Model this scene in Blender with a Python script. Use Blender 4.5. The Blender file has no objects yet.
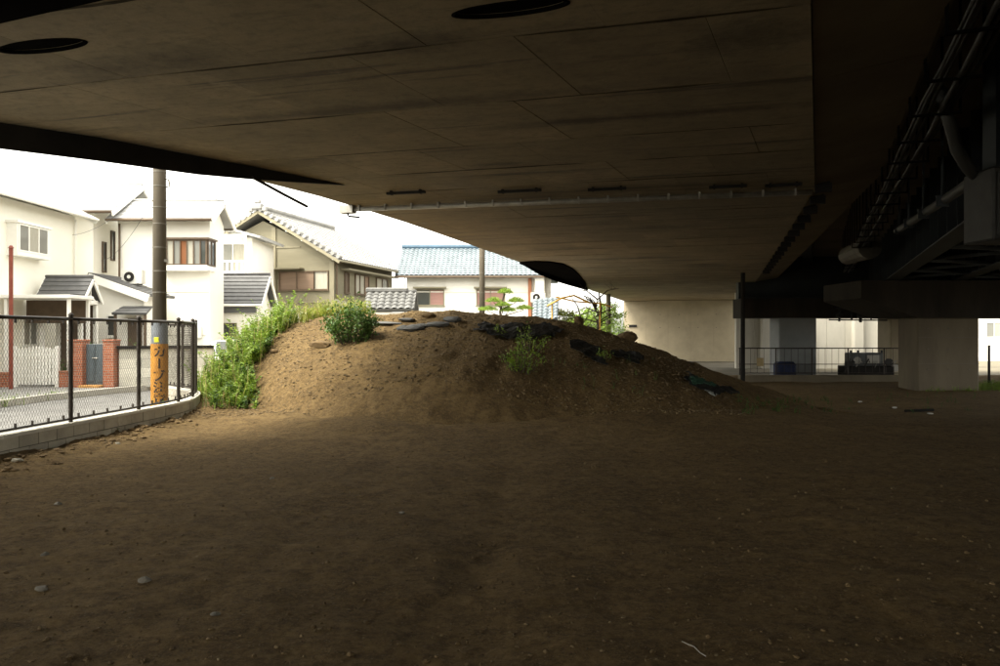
import bpy, bmesh, math, random
import numpy as np
from mathutils import Vector, Matrix
R = math.radians
random.seed(7)
rng = np.random.default_rng(11)
S = bpy.context.scene
COL = S.collection

# ------------------------------------------------------------------ camera, sky, sun, exposure
F = 778.0          # focal length in photograph pixels (1000 wide)
CH = 1.7           # eye height
cam_d = bpy.data.cameras.new('camera'); cam_d.sensor_width = 36; cam_d.lens = 36 * F / 1000
cam_d.clip_end = 3000
cam = bpy.data.objects.new('camera', cam_d); COL.objects.link(cam)
cam.location = (0, 0, CH); cam.rotation_euler = (R(90), 0, 0)
S.camera = cam
W = bpy.data.worlds.new('World'); S.world = W; W.use_nodes = True
wn = W.node_tree; wn.nodes.clear()
sky = wn.nodes.new('ShaderNodeTexSky'); sky.sky_type = 'NISHITA'; sky.sun_disc = False
SUN_EL, SUN_AZ = 58, 240          # azimuth measured clockwise from +Y
sky.sun_elevation = R(SUN_EL); sky.sun_rotation = R(SUN_AZ)
sky.air_density = 1.0; sky.dust_density = 3.0; sky.ozone_density = 1.0
hs = wn.nodes.new('ShaderNodeHueSaturation'); hs.inputs['Saturation'].default_value = 0.06
bg = wn.nodes.new('ShaderNodeBackground'); bg.inputs['Strength'].default_value = 0.15
wo = wn.nodes.new('ShaderNodeOutputWorld')
wm = wn.nodes.new('ShaderNodeMix'); wm.data_type = 'RGBA'; wm.blend_type = 'MULTIPLY'; wm.inputs['Factor'].default_value = 1; wm.inputs['B'].default_value = (1, .965, .87, 1)   # pale warm overcast
wn.links.new(sky.outputs[0], hs.inputs['Color']); wn.links.new(hs.outputs[0], wm.inputs['A']); wn.links.new(wm.outputs['Result'], bg.inputs[0]); wn.links.new(bg.outputs[0], wo.inputs[0])
sd = bpy.data.lights.new('sun', 'SUN'); sd.energy = 1.0; sd.angle = R(26); sd.color = (1, .93, .78)
sun = bpy.data.objects.new('sun', sd); COL.objects.link(sun)
sdir = Vector((math.sin(R(SUN_AZ)) * math.cos(R(SUN_EL)), math.cos(R(SUN_AZ)) * math.cos(R(SUN_EL)), math.sin(R(SUN_EL))))
sun.rotation_euler = sdir.to_track_quat('Z', 'Y').to_euler()
S.view_settings.view_transform = 'Standard'; S.view_settings.look = 'None'
S.view_settings.gamma = 1; S.view_settings.use_curve_mapping = False
S.view_settings.exposure = 2.7
S.render.engine = 'CYCLES'
S.cycles.max_bounces = 10; S.cycles.diffuse_bounces = 7

# ------------------------------------------------------------------ helpers
def P(x, y, d):
    """photo pixel + distance -> world point"""
    return Vector(((x - 500) / F * d, d, CH + (333 - y) / F * d))

def lin(h):
    v = [int(h[i:i + 2], 16) / 255 for i in (0, 2, 4)]
    return tuple(c / 12.92 if c < .04045 else ((c + .055) / 1.055) ** 2.4 for c in v)

class MB:
    def __init__(s, M=None): s.v = []; s.f = []; s.M = M
    def add(s, vs, fs):
        o = len(s.v); s.v += [tuple(v) for v in vs]; s.f += [tuple(i + o for i in f) for f in fs]; return s
    def box(s, x0, x1, y0, y1, z0, z1):
        vs = [(x, y, z) for z in (z0, z1) for y in (y0, y1) for x in (x0, x1)]
        return s.add(vs, [(0, 2, 3, 1), (4, 5, 7, 6), (0, 1, 5, 4), (2, 6, 7, 3), (0, 4, 6, 2), (1, 3, 7, 5)])
    def bbox(s, x0, x1, y0, y1, z0, z1, b=.01):
        """box with chamfered edges"""
        bm = bmesh.new(); bmesh.ops.create_cube(bm, size=1)
        for v in bm.verts: v.co = ((x0 + x1) / 2 + v.co.x * (x1 - x0), (y0 + y1) / 2 + v.co.y * (y1 - y0), (z0 + z1) / 2 + v.co.z * (z1 - z0))
        bmesh.ops.bevel(bm, geom=bm.edges[:], offset=b, segments=1, affect='EDGES')
        s.add([v.co[:] for v in bm.verts], [[v.index for v in f.verts] for f in bm.faces]) if (bm.verts.index_update() or True) else 0
        bm.free(); return s
    def obox(s, c, ax, ay, az, hx, hy, hz):
        """oriented box: centre, three unit axes, half sizes"""
        c = Vector(c); vs = [c + ax * (i * hx) + ay * (j * hy) + az * (k * hz) for k in (-1, 1) for j in (-1, 1) for i in (-1, 1)]
        return s.add(vs, [(0, 2, 3, 1), (4, 5, 7, 6), (0, 1, 5, 4), (2, 6, 7, 3), (0, 4, 6, 2), (1, 3, 7, 5)])
    def bar(s, a, b, w, h, up=Vector((0, 0, 1))):
        a = Vector(a); b = Vector(b); d = (b - a); L = d.length; d.normalize()
        x = d.cross(up)
        if x.length < 1e-4: x = d.cross(Vector((1, 0, 0)))
        x.normalize(); y = x.cross(d)
        return s.obox((a + b) / 2, x, d, y, w / 2, L / 2, h / 2)
    def tube(s, pts, r, n=8, cap=True):
        pts = [Vector(p) for p in pts]; rs = r if isinstance(r, (list, tuple)) else [r] * len(pts)
        prev = None; vs = []
        for i, p in enumerate(pts):
            d = (pts[min(i + 1, len(pts) - 1)] - pts[max(i - 1, 0)]).normalized()
            if prev is None:
                x = d.cross(Vector((0, 0, 1)))
                if x.length < 1e-3: x = d.cross(Vector((1, 0, 0)))
            else: x = prev - d * prev.dot(d)
            x.normalize(); prev = x; y = d.cross(x)
            vs += [p + (x * math.cos(2 * math.pi * k / n) + y * math.sin(2 * math.pi * k / n)) * rs[i] for k in range(n)]
        fs = [(i * n + k, i * n + (k + 1) % n, (i + 1) * n + (k + 1) % n, (i + 1) * n + k) for i in range(len(pts) - 1) for k in range(n)]
        if cap: fs += [tuple(range(n))[::-1], tuple((len(pts) - 1) * n + k for k in range(n))]
        return s.add(vs, fs)
    def poly(s, pts, ext):
        """planar polygon extruded by vector ext"""
        ext = Vector(ext); pts = [Vector(p) for p in pts]; n = len(pts)
        return s.add(pts + [p + ext for p in pts], [tuple(range(n))[::-1], tuple(range(n, 2 * n))] + [(i, (i + 1) % n, n + (i + 1) % n, n + i) for i in range(n)])
    def build(s, name, m, parent=None, smooth=False, fix=True):
        me = bpy.data.meshes.new(name)
        v = s.v
        if s.M is not None: v = [tuple(s.M @ Vector(p)) for p in v]
        me.from_pydata(v, [], s.f)
        if fix and len(s.f) < 60000:
            bm = bmesh.new(); bm.from_mesh(me); bmesh.ops.recalc_face_normals(bm, faces=bm.faces); bm.to_mesh(me); bm.free()
        if smooth: me.polygons.foreach_set('use_smooth', [True] * len(me.polygons))
        me.materials.append(m)
        o = bpy.data.objects.new(name, me); COL.objects.link(o)
        if parent: o.parent = parent
        return o

def inst(src, parent=None, M=None):
    o = src.copy(); COL.objects.link(o); o.parent = parent
    if M is not None: o.matrix_local = M
    return o
def tag(o, label, cat, group=None):
    o['label'] = label; o['category'] = cat
    if group: o['group'] = group
    return o
def struct(o): o['kind'] = 'structure'; return o
def stuff(o): o['kind'] = 'stuff'; return o
def thing(name, label, cat, loc=(0, 0, 0), group=None):
    o = bpy.data.objects.new(name, None); COL.objects.link(o); o.empty_display_size = .2
    o.location = loc; tag(o, label, cat, group); return o
def part(mb, name, m, root, **k):
    """world-space mesh data made a child of an Empty that may stand elsewhere"""
    o = mb.build(name, m, None, **k); o.parent = root
    base = root
    off = Vector((0, 0, 0))
    while base is not None:
        off += base.location; base = base.parent
    o.data.transform(Matrix.Translation(-off))
    return o

# ------------------------------------------------------------------ noise
def vnoise(x, y, seed=0):
    xi = np.floor(x).astype(np.int64); yi = np.floor(y).astype(np.int64)
    xf = x - xi; yf = y - yi
    def h(a, b):
        n = (a * 374761393 + b * 668265263 + seed * 974634777) & 0xffffffff
        n = ((n ^ (n >> 13)) * 1274126177) & 0xffffffff
        return ((n ^ (n >> 16)) & 0xffff) / 65535.0
    u = xf * xf * (3 - 2 * xf); v = yf * yf * (3 - 2 * yf)
    a = h(xi, yi); b = h(xi + 1, yi); c = h(xi, yi + 1); d = h(xi + 1, yi + 1)
    return (a * (1 - u) + b * u) * (1 - v) + (c * (1 - u) + d * u) * v
def fbm(x, y, oct=4, seed=0):
    t = 0; a = .5
    for i in range(oct):
        t = t + a * (vnoise(x, y, seed + i) - .5); x = x * 2.03 + 3.1; y = y * 2.03 - 1.7; a *= .5
    return t
def sstep(a, b, x):
    t = np.clip((np.asarray(x, float) - a) / (b - a), 0, 1); return t * t * (3 - 2 * t)

# ------------------------------------------------------------------ materials
def newmat(name):
    m = bpy.data.materials.new(name); m.use_nodes = True
    nt = m.node_tree; p = nt.nodes['Principled BSDF']; return m, nt, p
def mat(name, c, rough=.8, var=.2, scale=1.5, bump=.15, bscale=25, metal=0, spec=.3, rnd=0.0, stretch=(1, 1, 1), stain=0, stain_c=(.04, .035, .03)):
    m, nt, p = newmat(name); N = nt.nodes; L = nt.links
    g = N.new('ShaderNodeNewGeometry'); mp = N.new('ShaderNodeMapping'); mp.inputs['Scale'].default_value = stretch
    L.new(g.outputs['Position'], mp.inputs['Vector'])
    n1 = N.new('ShaderNodeTexNoise'); n1.inputs['Scale'].default_value = scale; n1.inputs['Detail'].default_value = 8; n1.inputs['Roughness'].default_value = .65
    L.new(mp.outputs[0], n1.inputs['Vector'])
    rp = N.new('ShaderNodeValToRGB'); rp.color_ramp.elements[0].position = .3; rp.color_ramp.elements[1].position = .7
    rp.color_ramp.elements[0].color = tuple(v * (1 - var) for v in c) + (1,); rp.color_ramp.elements[1].color = tuple(min(1, v * (1 + var)) for v in c) + (1,)
    L.new(n1.outputs['Fac'], rp.inputs['Fac']); col = rp.outputs['Color']
    if rnd:
        oi = N.new('ShaderNodeObjectInfo'); mr = N.new('ShaderNodeMapRange'); mr.inputs['To Min'].default_value = 1 - rnd; mr.inputs['To Max'].default_value = 1 + rnd
        L.new(oi.outputs['Random'], mr.inputs['Value'])
        mx = N.new('ShaderNodeMix'); mx.data_type = 'RGBA'; mx.blend_type = 'MULTIPLY'; mx.inputs['Factor'].default_value = 1
        L.new(col, mx.inputs['A']); L.new(mr.outputs[0], mx.inputs['B']); col = mx.outputs['Result']
    if stain:
        n3 = N.new('ShaderNodeTexNoise'); n3.inputs['Scale'].default_value = scale * .45; n3.inputs['Detail'].default_value = 6; n3.inputs['Roughness'].default_value = .7
        L.new(mp.outputs[0], n3.inputs['Vector'])
        r3 = N.new('ShaderNodeValToRGB'); r3.color_ramp.elements[0].position = .54; r3.color_ramp.elements[1].position = .72
        r3.color_ramp.elements[1].color = (stain, stain, stain, 1)
        L.new(n3.outputs['Fac'], r3.inputs['Fac'])
        mx = N.new('ShaderNodeMix'); mx.data_type = 'RGBA'; L.new(r3.outputs['Color'], mx.inputs['Factor']); L.new(col, mx.inputs['A']); mx.inputs['B'].default_value = (*stain_c, 1); col = mx.outputs['Result']
    L.new(col, p.inputs['Base Color'])
    p.inputs['Roughness'].default_value = rough; p.inputs['Metallic'].default_value = metal; p.inputs['Specular IOR Level'].default_value = spec
    if bump:
        n2 = N.new('ShaderNodeTexNoise'); n2.inputs['Scale'].default_value = bscale; n2.inputs['Detail'].default_value = 5
        L.new(mp.outputs[0], n2.inputs['Vector'])
        b = N.new('ShaderNodeBump'); b.inputs['Strength'].default_value = bump; b.inputs['Distance'].default_value = .02
        L.new(n2.outputs['Fac'], b.inputs['Height']); L.new(b.outputs[0], p.inputs['Normal'])
    return m
def siding(name, c, pitch=.18, var=.06):
    m = mat(name, c, .75, var, .8, 0)
    nt = m.node_tree; N = nt.nodes; L = nt.links; p = N['Principled BSDF']
    g = N.new('ShaderNodeNewGeometry'); sp = N.new('ShaderNodeSeparateXYZ'); L.new(g.outputs['Position'], sp.inputs[0])
    md = N.new('ShaderNodeMath'); md.operation = 'DIVIDE'; md.inputs[1].default_value = pitch; L.new(sp.outputs['Z'], md.inputs[0])
    fr = N.new('ShaderNodeMath'); fr.operation = 'FRACT'; L.new(md.outputs[0], fr.inputs[0])
    b = N.new('ShaderNodeBump'); b.inputs['Strength'].default_value = .6; b.inputs['Distance'].default_value = .02
    L.new(fr.outputs[0], b.inputs['Height']); L.new(b.outputs[0], p.inputs['Normal']); return m
def brickmat(name, c1, c2, mortar):
    m, nt, p = newmat(name); N = nt.nodes; L = nt.links
    g = N.new('ShaderNodeNewGeometry'); sp = N.new('ShaderNodeSeparateXYZ'); L.new(g.outputs['Position'], sp.inputs[0])
    ad = N.new('ShaderNodeMath'); L.new(sp.outputs['X'], ad.inputs[0]); L.new(sp.outputs['Y'], ad.inputs[1])
    cb = N.new('ShaderNodeCombineXYZ'); L.new(ad.outputs[0], cb.inputs['X']); L.new(sp.outputs['Z'], cb.inputs['Y'])
    t = N.new('ShaderNodeTexBrick'); t.inputs['Scale'].default_value = 1; t.inputs['Brick Width'].default_value = .21; t.inputs['Row Height'].default_value = .07; t.inputs['Mortar Size'].default_value = .008
    t.inputs['Color1'].default_value = (*c1, 1); t.inputs['Color2'].default_value = (*c2, 1); t.inputs['Mortar'].default_value = (*mortar, 1)
    L.new(cb.outputs[0], t.inputs['Vector']); L.new(t.outputs['Color'], p.inputs['Base Color']); p.inputs['Roughness'].default_value = .85
    return m
def dirtmat():
    m, nt, p = newmat('dirt'); N = nt.nodes; L = nt.links
    g = N.new('ShaderNodeNewGeometry')
    def noise(s, d=8, r=.65):
        n = N.new('ShaderNodeTexNoise'); n.inputs['Scale'].default_value = s; n.inputs['Detail'].default_value = d; n.inputs['Roughness'].default_value = r
        L.new(g.outputs['Position'], n.inputs['Vector']); return n
    def ramp(src, p0, c0, p1, c1):
        r = N.new('ShaderNodeValToRGB'); r.color_ramp.elements[0].position = p0; r.color_ramp.elements[0].color = (*c0, 1)
        r.color_ramp.elements[1].position = p1; r.color_ramp.elements[1].color = (*c1, 1); L.new(src, r.inputs['Fac']); return r.outputs['Color']
    def mix(f, a, b, t='MIX'):
        x = N.new('ShaderNodeMix'); x.data_type = 'RGBA'; x.blend_type = t
        if isinstance(f, float): x.inputs['Factor'].default_value = f
        else: L.new(f, x.inputs['Factor'])
        for k, v in (('A', a), ('B', b)):
            if isinstance(v, tuple): x.inputs[k].default_value = (*v, 1)
            else: L.new(v, x.inputs[k])
        return x.outputs['Result']
    c = ramp(noise(.45).outputs['Fac'], .35, (.108, .069, .027), .66, (.230, .154, .066))
    c = mix(ramp(noise(3.5).outputs['Fac'],   .40, (0, 0, 0), .64, (.75, .75, .75)), c, (.070, .045, .019))
    c = mix(ramp(noise(16, 10, .85).outputs['Fac'], .42, (0, 0, 0), .66, (.85, .85, .85)), c, (.28, .194, .09))
    c = mix(ramp(noise(23, 8, .85).outputs['Fac'], .50, (0, 0, 0), .70, (.8, .8, .8)), c, (.046, .029, .012))
    c = mix(ramp(noise(7, 9, .8).outputs['Fac'], .47, (0, 0, 0), .64, (.45, .45, .45)), c, (.066, .042, .017))
    c = mix(ramp(noise(9.5, 9, .8).outputs['Fac'], .53, (0, 0, 0), .68, (.5, .5, .5)), c, (.28, .195, .095))
    def pebl(scale, r0, r1, ms, m0, m1, c):
        v = N.new('ShaderNodeTexVoronoi'); v.inputs['Scale'].default_value = scale; v.inputs['Randomness'].default_value = 1; L.new(g.outputs['Position'], v.inputs['Vector'])
        sp = ramp(v.outputs['Distance'], r0, (1, 1, 1), r1, (0, 0, 0))
        msk = ramp(noise(ms).outputs['Fac'], m0, (0, 0, 0), m1, (.9, .9, .9))
        f = mix(1.0, sp, msk, 'MULTIPLY')
        hsv = N.new('ShaderNodeSeparateColor'); L.new(v.outputs['Color'], hsv.inputs[0])
        pc = ramp(hsv.outputs[0], .0, (.04, .028, .015), 1.0, (.30, .235, .15))
        return f, mix(f, c, pc)
    f, c = pebl(42, .14, .30, 7, .44, .60, c)
    f2, c = pebl(17, .10, .22, 5, .48, .62, c)
    L.new(c, p.inputs['Base Color']); p.inputs['Roughness'].default_value = .95; p.inputs['Specular IOR Level'].default_value = .12
    def bmp(h, st, di, prev=None):
        b = N.new('ShaderNodeBump'); b.inputs['Strength'].default_value = st; b.inputs['Distance'].default_value = di; L.new(h, b.inputs['Height'])
        if prev is not None: L.new(prev.outputs[0], b.inputs['Normal'])
        return b
    b = bmp(noise(5, 10, .7).outputs['Fac'], .8, .06)
    b = bmp(noise(16, 10, .85).outputs['Fac'], 1.0, .05, b)
    b = bmp(f2, .8, .03, b); b = bmp(f, .7, .015, b)
    b3 = bmp(noise(80, 6, .7).outputs['Fac'], .8, .012, b)
    L.new(b3.outputs[0], p.inputs['Normal']); return m
def leafmat(name, c, var=.45, trans=.35):
    m, nt, p = newmat(name); N = nt.nodes; L = nt.links
    g = N.new('ShaderNodeNewGeometry'); n = N.new('ShaderNodeTexNoise'); n.inputs['Scale'].default_value = 6; n.inputs['Detail'].default_value = 4
    L.new(g.outputs['Position'], n.inputs['Vector'])
    r = N.new('ShaderNodeValToRGB'); r.color_ramp.elements[0].position = .3; r.color_ramp.elements[1].position = .7
    r.color_ramp.elements[0].color = (c[0] * (1 - var), c[1] * (1 - var * .8), c[2] * (1 - var), 1); r.color_ramp.elements[1].color = (c[0] * (1 + var), c[1] * (1 + var * .8), c[2], 1)
    L.new(n.outputs['Fac'], r.inputs['Fac']); L.new(r.outputs[0], p.inputs['Base Color']); p.inputs['Roughness'].default_value = .55
    t = N.new('ShaderNodeBsdfTranslucent'); L.new(r.outputs[0], t.inputs['Color']); ms = N.new('ShaderNodeMixShader'); ms.inputs[0].default_value = trans
    L.new(p.outputs[0], ms.inputs[1]); L.new(t.outputs[0], ms.inputs[2]); L.new(ms.outputs[0], N['Material Output'].inputs['Surface']); return m
def glassmat(name, c):
    m, nt, p = newmat(name); p.inputs['Base Color'].default_value = (*c, 1); p.inputs['Roughness'].default_value = .08; p.inputs['Specular IOR Level'].default_value = .6; return m

DIRT = dirtmat()
def soffitmat():
    m = mat('soffit_concrete', (.205, .163, .096), .85, .2, .9, .25, 18, rnd=.10, stain=0)
    nt = m.node_tree; N = nt.nodes; L = nt.links; p = N['Principled BSDF']
    src = p.inputs['Base Color'].links[0].from_socket
    g = N.new('ShaderNodeNewGeometry'); mp = N.new('ShaderNodeMapping'); mp.inputs['Rotation'].default_value = (0, 0, R(16)); L.new(g.outputs['Position'], mp.inputs['Vector'])
    def layer(src, scale3, ns, p0, p1, amt, colr):
        mm = N.new('ShaderNodeMapping'); mm.inputs['Scale'].default_value = scale3; L.new(mp.outputs[0], mm.inputs['Vector'])
        n = N.new('ShaderNodeTexNoise'); n.inputs['Scale'].default_value = ns; n.inputs['Detail'].default_value = 7; n.inputs['Roughness'].default_value = .7; L.new(mm.outputs[0], n.inputs['Vector'])
        r = N.new('ShaderNodeValToRGB'); r.color_ramp.elements[0].position = p0; r.color_ramp.elements[1].position = p1; r.color_ramp.elements[1].color = (amt, amt, amt, 1); L.new(n.outputs['Fac'], r.inputs['Fac'])
        x = N.new('ShaderNodeMix'); x.data_type = 'RGBA'; L.new(r.outputs[0], x.inputs['Factor']); L.new(src, x.inputs['A']); x.inputs['B'].default_value = (*colr, 1); return x.outputs['Result']
    c = layer(src, (.15, 2.6, 1), 1.0, .575, .66, .8, (.055, .046, .033))    # streaks running across the deck
    c = layer(c, (1, 1, 1), .35, .55, .75, .5, (.11, .09, .065))
    c = layer(c, (.5, 6, 1), 4.0, .5, .8, .3, (.10, .08, .055))          # form-board grain
    c = layer(c, (1, 1, 1), 9.0, .50, .72, .45, (.075, .06, .036))
    c = layer(c, (.6, 2, 1), 3.0, .50, .70, .5, (.09, .07, .042))
    c = layer(c, (1, 1, 1), 2.0, .60, .75, .45, (.31, .26, .18))
    # soft-edged water stains lying across the deck (a, b in the ramp's frame; half sizes along / across)
    nd = N.new('ShaderNodeTexNoise'); nd.inputs['Scale'].default_value = 1.3; nd.inputs['Detail'].default_value = 8; nd.inputs['Roughness'].default_value = .75; L.new(g.outputs['Position'], nd.inputs['Vector'])
    for (sa, sb, la, lb, amt) in ((9.5, -5.0, .22, 4.2, .6), (10.9, -1.2, .20, 2.6, .75), (7.3, -6.2, .5, 1.6, .6), (7.5, -3.2, .35, .9, .75), (8.3, .2, .5, .8, .7), (13.3, -3.9, .2, .7, .6), (22.5, -2.0, .5, 1.6, .5), (31.5, -3.6, .8, 2.4, .55), (36, -.6, 1.2, 1.4, .55), (27.3, -5.2, .6, 1.6, .45), (16.2, -1.5, .3, 3.0, .4), (12.2, -7.6, .4, 1.6, .4)):
        ct = (math.sin(R(16)) * sa + math.cos(R(16)) * sb, math.cos(R(16)) * sa - math.sin(R(16)) * sb, 4.7)
        mm = N.new('ShaderNodeMapping'); mm.vector_type = 'TEXTURE'; mm.inputs['Location'].default_value = ct; mm.inputs['Rotation'].default_value = (0, 0, -R(16)); mm.inputs['Scale'].default_value = (lb, la, 1e3)
        L.new(g.outputs['Position'], mm.inputs['Vector']); ln_ = N.new('ShaderNodeVectorMath'); ln_.operation = 'LENGTH'; L.new(mm.outputs[0], ln_.inputs[0])
        ad = N.new('ShaderNodeMath'); ad.operation = 'MULTIPLY_ADD'; ad.inputs[1].default_value = 2.4; L.new(nd.outputs['Fac'], ad.inputs[0]); L.new(ln_.outputs['Value'], ad.inputs[2])
        mr = N.new('ShaderNodeMapRange'); mr.inputs['From Min'].default_value = 1.3; mr.inputs['From Max'].default_value = 2.3; mr.inputs['To Min'].default_value = amt; mr.inputs['To Max'].default_value = 0; L.new(ad.outputs[0], mr.inputs['Value'])
        x = N.new('ShaderNodeMix'); x.data_type = 'RGBA'; L.new(mr.outputs[0], x.inputs['Factor']); L.new(c, x.inputs['A']); x.inputs['B'].default_value = (.035, .029, .02, 1); c = x.outputs['Result']
    L.new(c, p.inputs['Base Color']); return m
SOFFIT = soffitmat()
HAUNCH = mat('haunch_concrete', (.13, .105, .066), .9, .25, .6, .2, 18, rnd=.1)
SLAB = mat('slab_concrete', (.16, .14, .115), .9, .25, .5, .2, 15)
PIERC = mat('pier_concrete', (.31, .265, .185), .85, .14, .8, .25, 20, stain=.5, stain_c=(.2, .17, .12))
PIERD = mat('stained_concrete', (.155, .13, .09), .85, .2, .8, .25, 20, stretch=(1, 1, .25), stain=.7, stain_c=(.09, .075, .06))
XHEAD = mat('shaded_crosshead_concrete', (.028, .023, .017), .9, .45, .7, .25, 20, stretch=(1.5, 1.5, .3), stain=.7, stain_c=(.02, .016, .013))  # concrete darkened so its colour holds the shade of the unlit faces
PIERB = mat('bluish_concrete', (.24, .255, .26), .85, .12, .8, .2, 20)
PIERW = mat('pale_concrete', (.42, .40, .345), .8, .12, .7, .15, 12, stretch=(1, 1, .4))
JETBLK = mat('jet_black', (.006, .0055, .005), .95, .3, 1.2, .15, 20, spec=0)  # even near-black colour shared by edge plates, hatch plugs and cable hangers
DARKPL = mat('dark_fascia_steel', (.02, .0185, .017), .8, .35, 1.2, .15, 20, spec=.1)
BLACK = mat('black_recess', (.01, .01, .01), .9, .2, 3, 0)
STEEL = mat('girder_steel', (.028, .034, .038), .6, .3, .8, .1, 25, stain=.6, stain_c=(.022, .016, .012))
GALV = mat('galvanised_pipe', (.30, .29, .26), .5, .25, 4, .05, 40, metal=.4)
DPIPE = mat('shaded_pipe', (.03, .03, .028), .6, .3, 4, .05, 40)  # dark copy of the pipe metal, under-deck shade put into its colour
CABLE = mat('cable_sheath', (.02, .02, .02), .6, .2, 5, 0)
FENCEM = mat('fence_brown_steel', (.035, .028, .022), .5, .2, 6, .05, 40)
BLOCK = mat('wall_block_concrete', (.38, .355, .29), .9, .18, 2.5, .35, 40, rnd=.12, stain=.55, stain_c=(.15, .135, .1))
CAPC = mat('wall_cap_concrete', (.52, .50, .44), .85, .12, 2, .2, 40)
ASPH = mat('asphalt', (.13, .128, .122), .9, .22, 1.2, .3, 60)
GROUNDM = mat('far_ground', (.12, .105, .075), .95, .3, .3, .2, 20)
KERB = mat('kerb_concrete', (.45, .43, .38), .85, .15, 3, .2, 40)
POLEC = mat('pole_concrete', (.085, .072, .052), .85, .2, 2.5, .15, 30, stretch=(1, 1, .3))
BANDM = mat('dull_steel_band', (.13, .12, .10), .6, .2, 5, 0)
YEL = mat('sleeve_yellow', (.36, .16, .02), .6, .2, 5, .1, 30, stain=.55, stain_c=(.25, .12, .03))
GREYW = mat('sleeve_grey', (.14, .155, .17), .6, .15, 5, .2, 60)
INK = mat('black_lettering', (.012, .011, .01), .7, .2, 8, 0)
TAPE = mat('yellow_tape', (.75, .72, .03), .6, .05, 8, 0)
CREAM = mat('cream_wall', (.86, .84, .75), .8, .05, .6, .15, 60)
CREAM2 = mat('ivory_wall', (.86, .84, .77), .8, .05, .6, .15, 60)
WHITEW = mat('white_wall', (.82, .80, .73), .8, .04, .6, .12, 60)
BEIGE = mat('beige_plaster', (.185, .168, .115), .85, .14, .7, .15, 40, stretch=(.4, .4, 3.0))
TIMBER = mat('weathered_timber_trim', (.21, .19, .13), .8, .12, 2, .1, 30)
ROOFP = mat('pale_slate_roof', (.40, .40, .39), .5, .12, 2, .1, 30, spec=.5)
ROOFD = mat('dark_slate_roof', (.10, .10, .10), .55, .25, 3, .1, 30)
ROOFT = mat('grey_roof_tile', (.25, .245, .23), .45, .25, 2.2, .1, 30, spec=.5)
GATET = mat('dark_grey_roof_tile', (.10, .10, .095), .5, .35, 2.5, .1, 30, spec=.5)
ROOFB = mat('blue_glazed_tile', (.15, .178, .195), .35, .22, 1.6, .05, 30, spec=.6)
RIDGEB = mat('blue_ridge_tile', (.06, .115, .17), .4, .2, 1.6, .05, 30, spec=.6)
TRIM = mat('white_trim', (.80, .79, .74), .6, .04, 3, 0)
BROWNT = mat('brown_trim', (.10, .07, .045), .6, .2, 4, .05, 30)
REDP = mat('red_rust_paint', (.21, .055, .035), .6, .25, 6, .1, 40)
BRICK = brickmat('garden_brick', (.40, .125, .055), (.30, .085, .04), (.30, .24, .19))
GATEB = mat('gate_blue_grey', (.085, .11, .125), .5, .15, 5, .05, 40)
GLASS = glassmat('window_glass', (.20, .20, .18))
GLASSD = glassmat('dark_window_glass', (.05, .055, .05))
CURT = mat('curtain_cloth', (.34, .325, .27), .9, .15, 9, .1, 30, stretch=(3, 3, .3))
PINKB = mat('pinkish_shutter', (.33, .19, .16), .8, .1, 3, .05, 30, stretch=(.3, .3, 3))
SHUT = mat('brown_shutter', (.19, .13, .09), .7, .15, 3, .1, 30, stretch=(.3, .3, 4))
ORANGE = mat('orange_curtain', (.19, .075, .03), .8, .1, 4, 0)
ACW = mat('ac_casing', (.62, .61, .56), .6, .08, 4, 0)
LEAF = leafmat('weed_leaf', (.17, .26, .035))
LEAFD = leafmat('bush_leaf', (.065, .125, .025))
LEAFY = leafmat('yellow_green_leaf', (.24, .29, .05))
STRAW = leafmat('dry_straw', (.38, .31, .14), .3)
BARK = mat('bark', (.07, .055, .04), .9, .3, 8, .4, 40)
TARP = mat('black_sheet', (.014, .014, .013), .55, .3, 6, .3, 30)
TARPG = mat('green_sheet', (.025, .07, .045), .5, .3, 6, .3, 30)
ROCK = mat('grey_stone', (.17, .155, .125), .9, .3, 6, .4, 40, rnd=.25)
PEB = mat('pebbles', (.13, .092, .046), .9, .55, 17, .2, 60)
CLOD = mat('dirt_clods', (.115, .076, .034), .95, .35, 12, .5, 60)

# ------------------------------------------------------------------ terrain functions
def G(x, y):
    x = np.asarray(x, float); y = np.asarray(y, float)
    return -.8 * sstep(2.5, 11, x) * sstep(12, 27, y)
PX = [-9.2, -7.7, -7.2, -6.75, -6.2, -5.6, -4.8, -3.5, -1.4, .3, 2.26, 3.96, 5.65, 7.35, 8.6, 10.5]
PZ = [-.3, -.1, .35, .95, 1.58, 1.92, 2.12, 2.22, 2.27, 2.2, 1.93, 1.36, .8, .25, -.15, -.5]
def mound(x, y):
    x = np.asarray(x, float); y = np.asarray(y, float)
    p = np.interp(x, PX, PZ) * .6 + np.interp(x + .35, PX, PZ) * .2 + np.interp(x - .35, PX, PZ) * .2
    yf = 13.2 + 5.4 * (np.abs(x + .6) / 8.0) ** 2.2 + .5 * np.sin(x * .9)
    q = np.clip((y - yf) / (21.3 - yf), -.3, 1)
    q = np.where(q > 0, (1 - (1 - np.clip(q, 0, 1)) ** 1.75) * sstep(-.12, .34, q) ** .8, q * .5)
    qb = np.clip((29.5 - y) / 6.0, -.3, 1)
    q = np.minimum(q, np.where(qb > 0, sstep(0, 1, qb), qb))
    z = np.where(q >= 0, (p + .25) * q - .25, -.25 + q * 1.4)
    z = np.minimum(z, p) + np.where(z > -.1, .13 * fbm(x * 2.0 + .4 * np.sin(y), y * .45, 4, 71) * sstep(0, .6, q) + .16 * fbm(x * .8, y * .8, 4, 5) + .07 * fbm(x * 4, y * 4, 3, 9) + .05 * fbm(x * 11, y * 11, 2, 19), 0)
    return z + G(x, y) * .35
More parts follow.
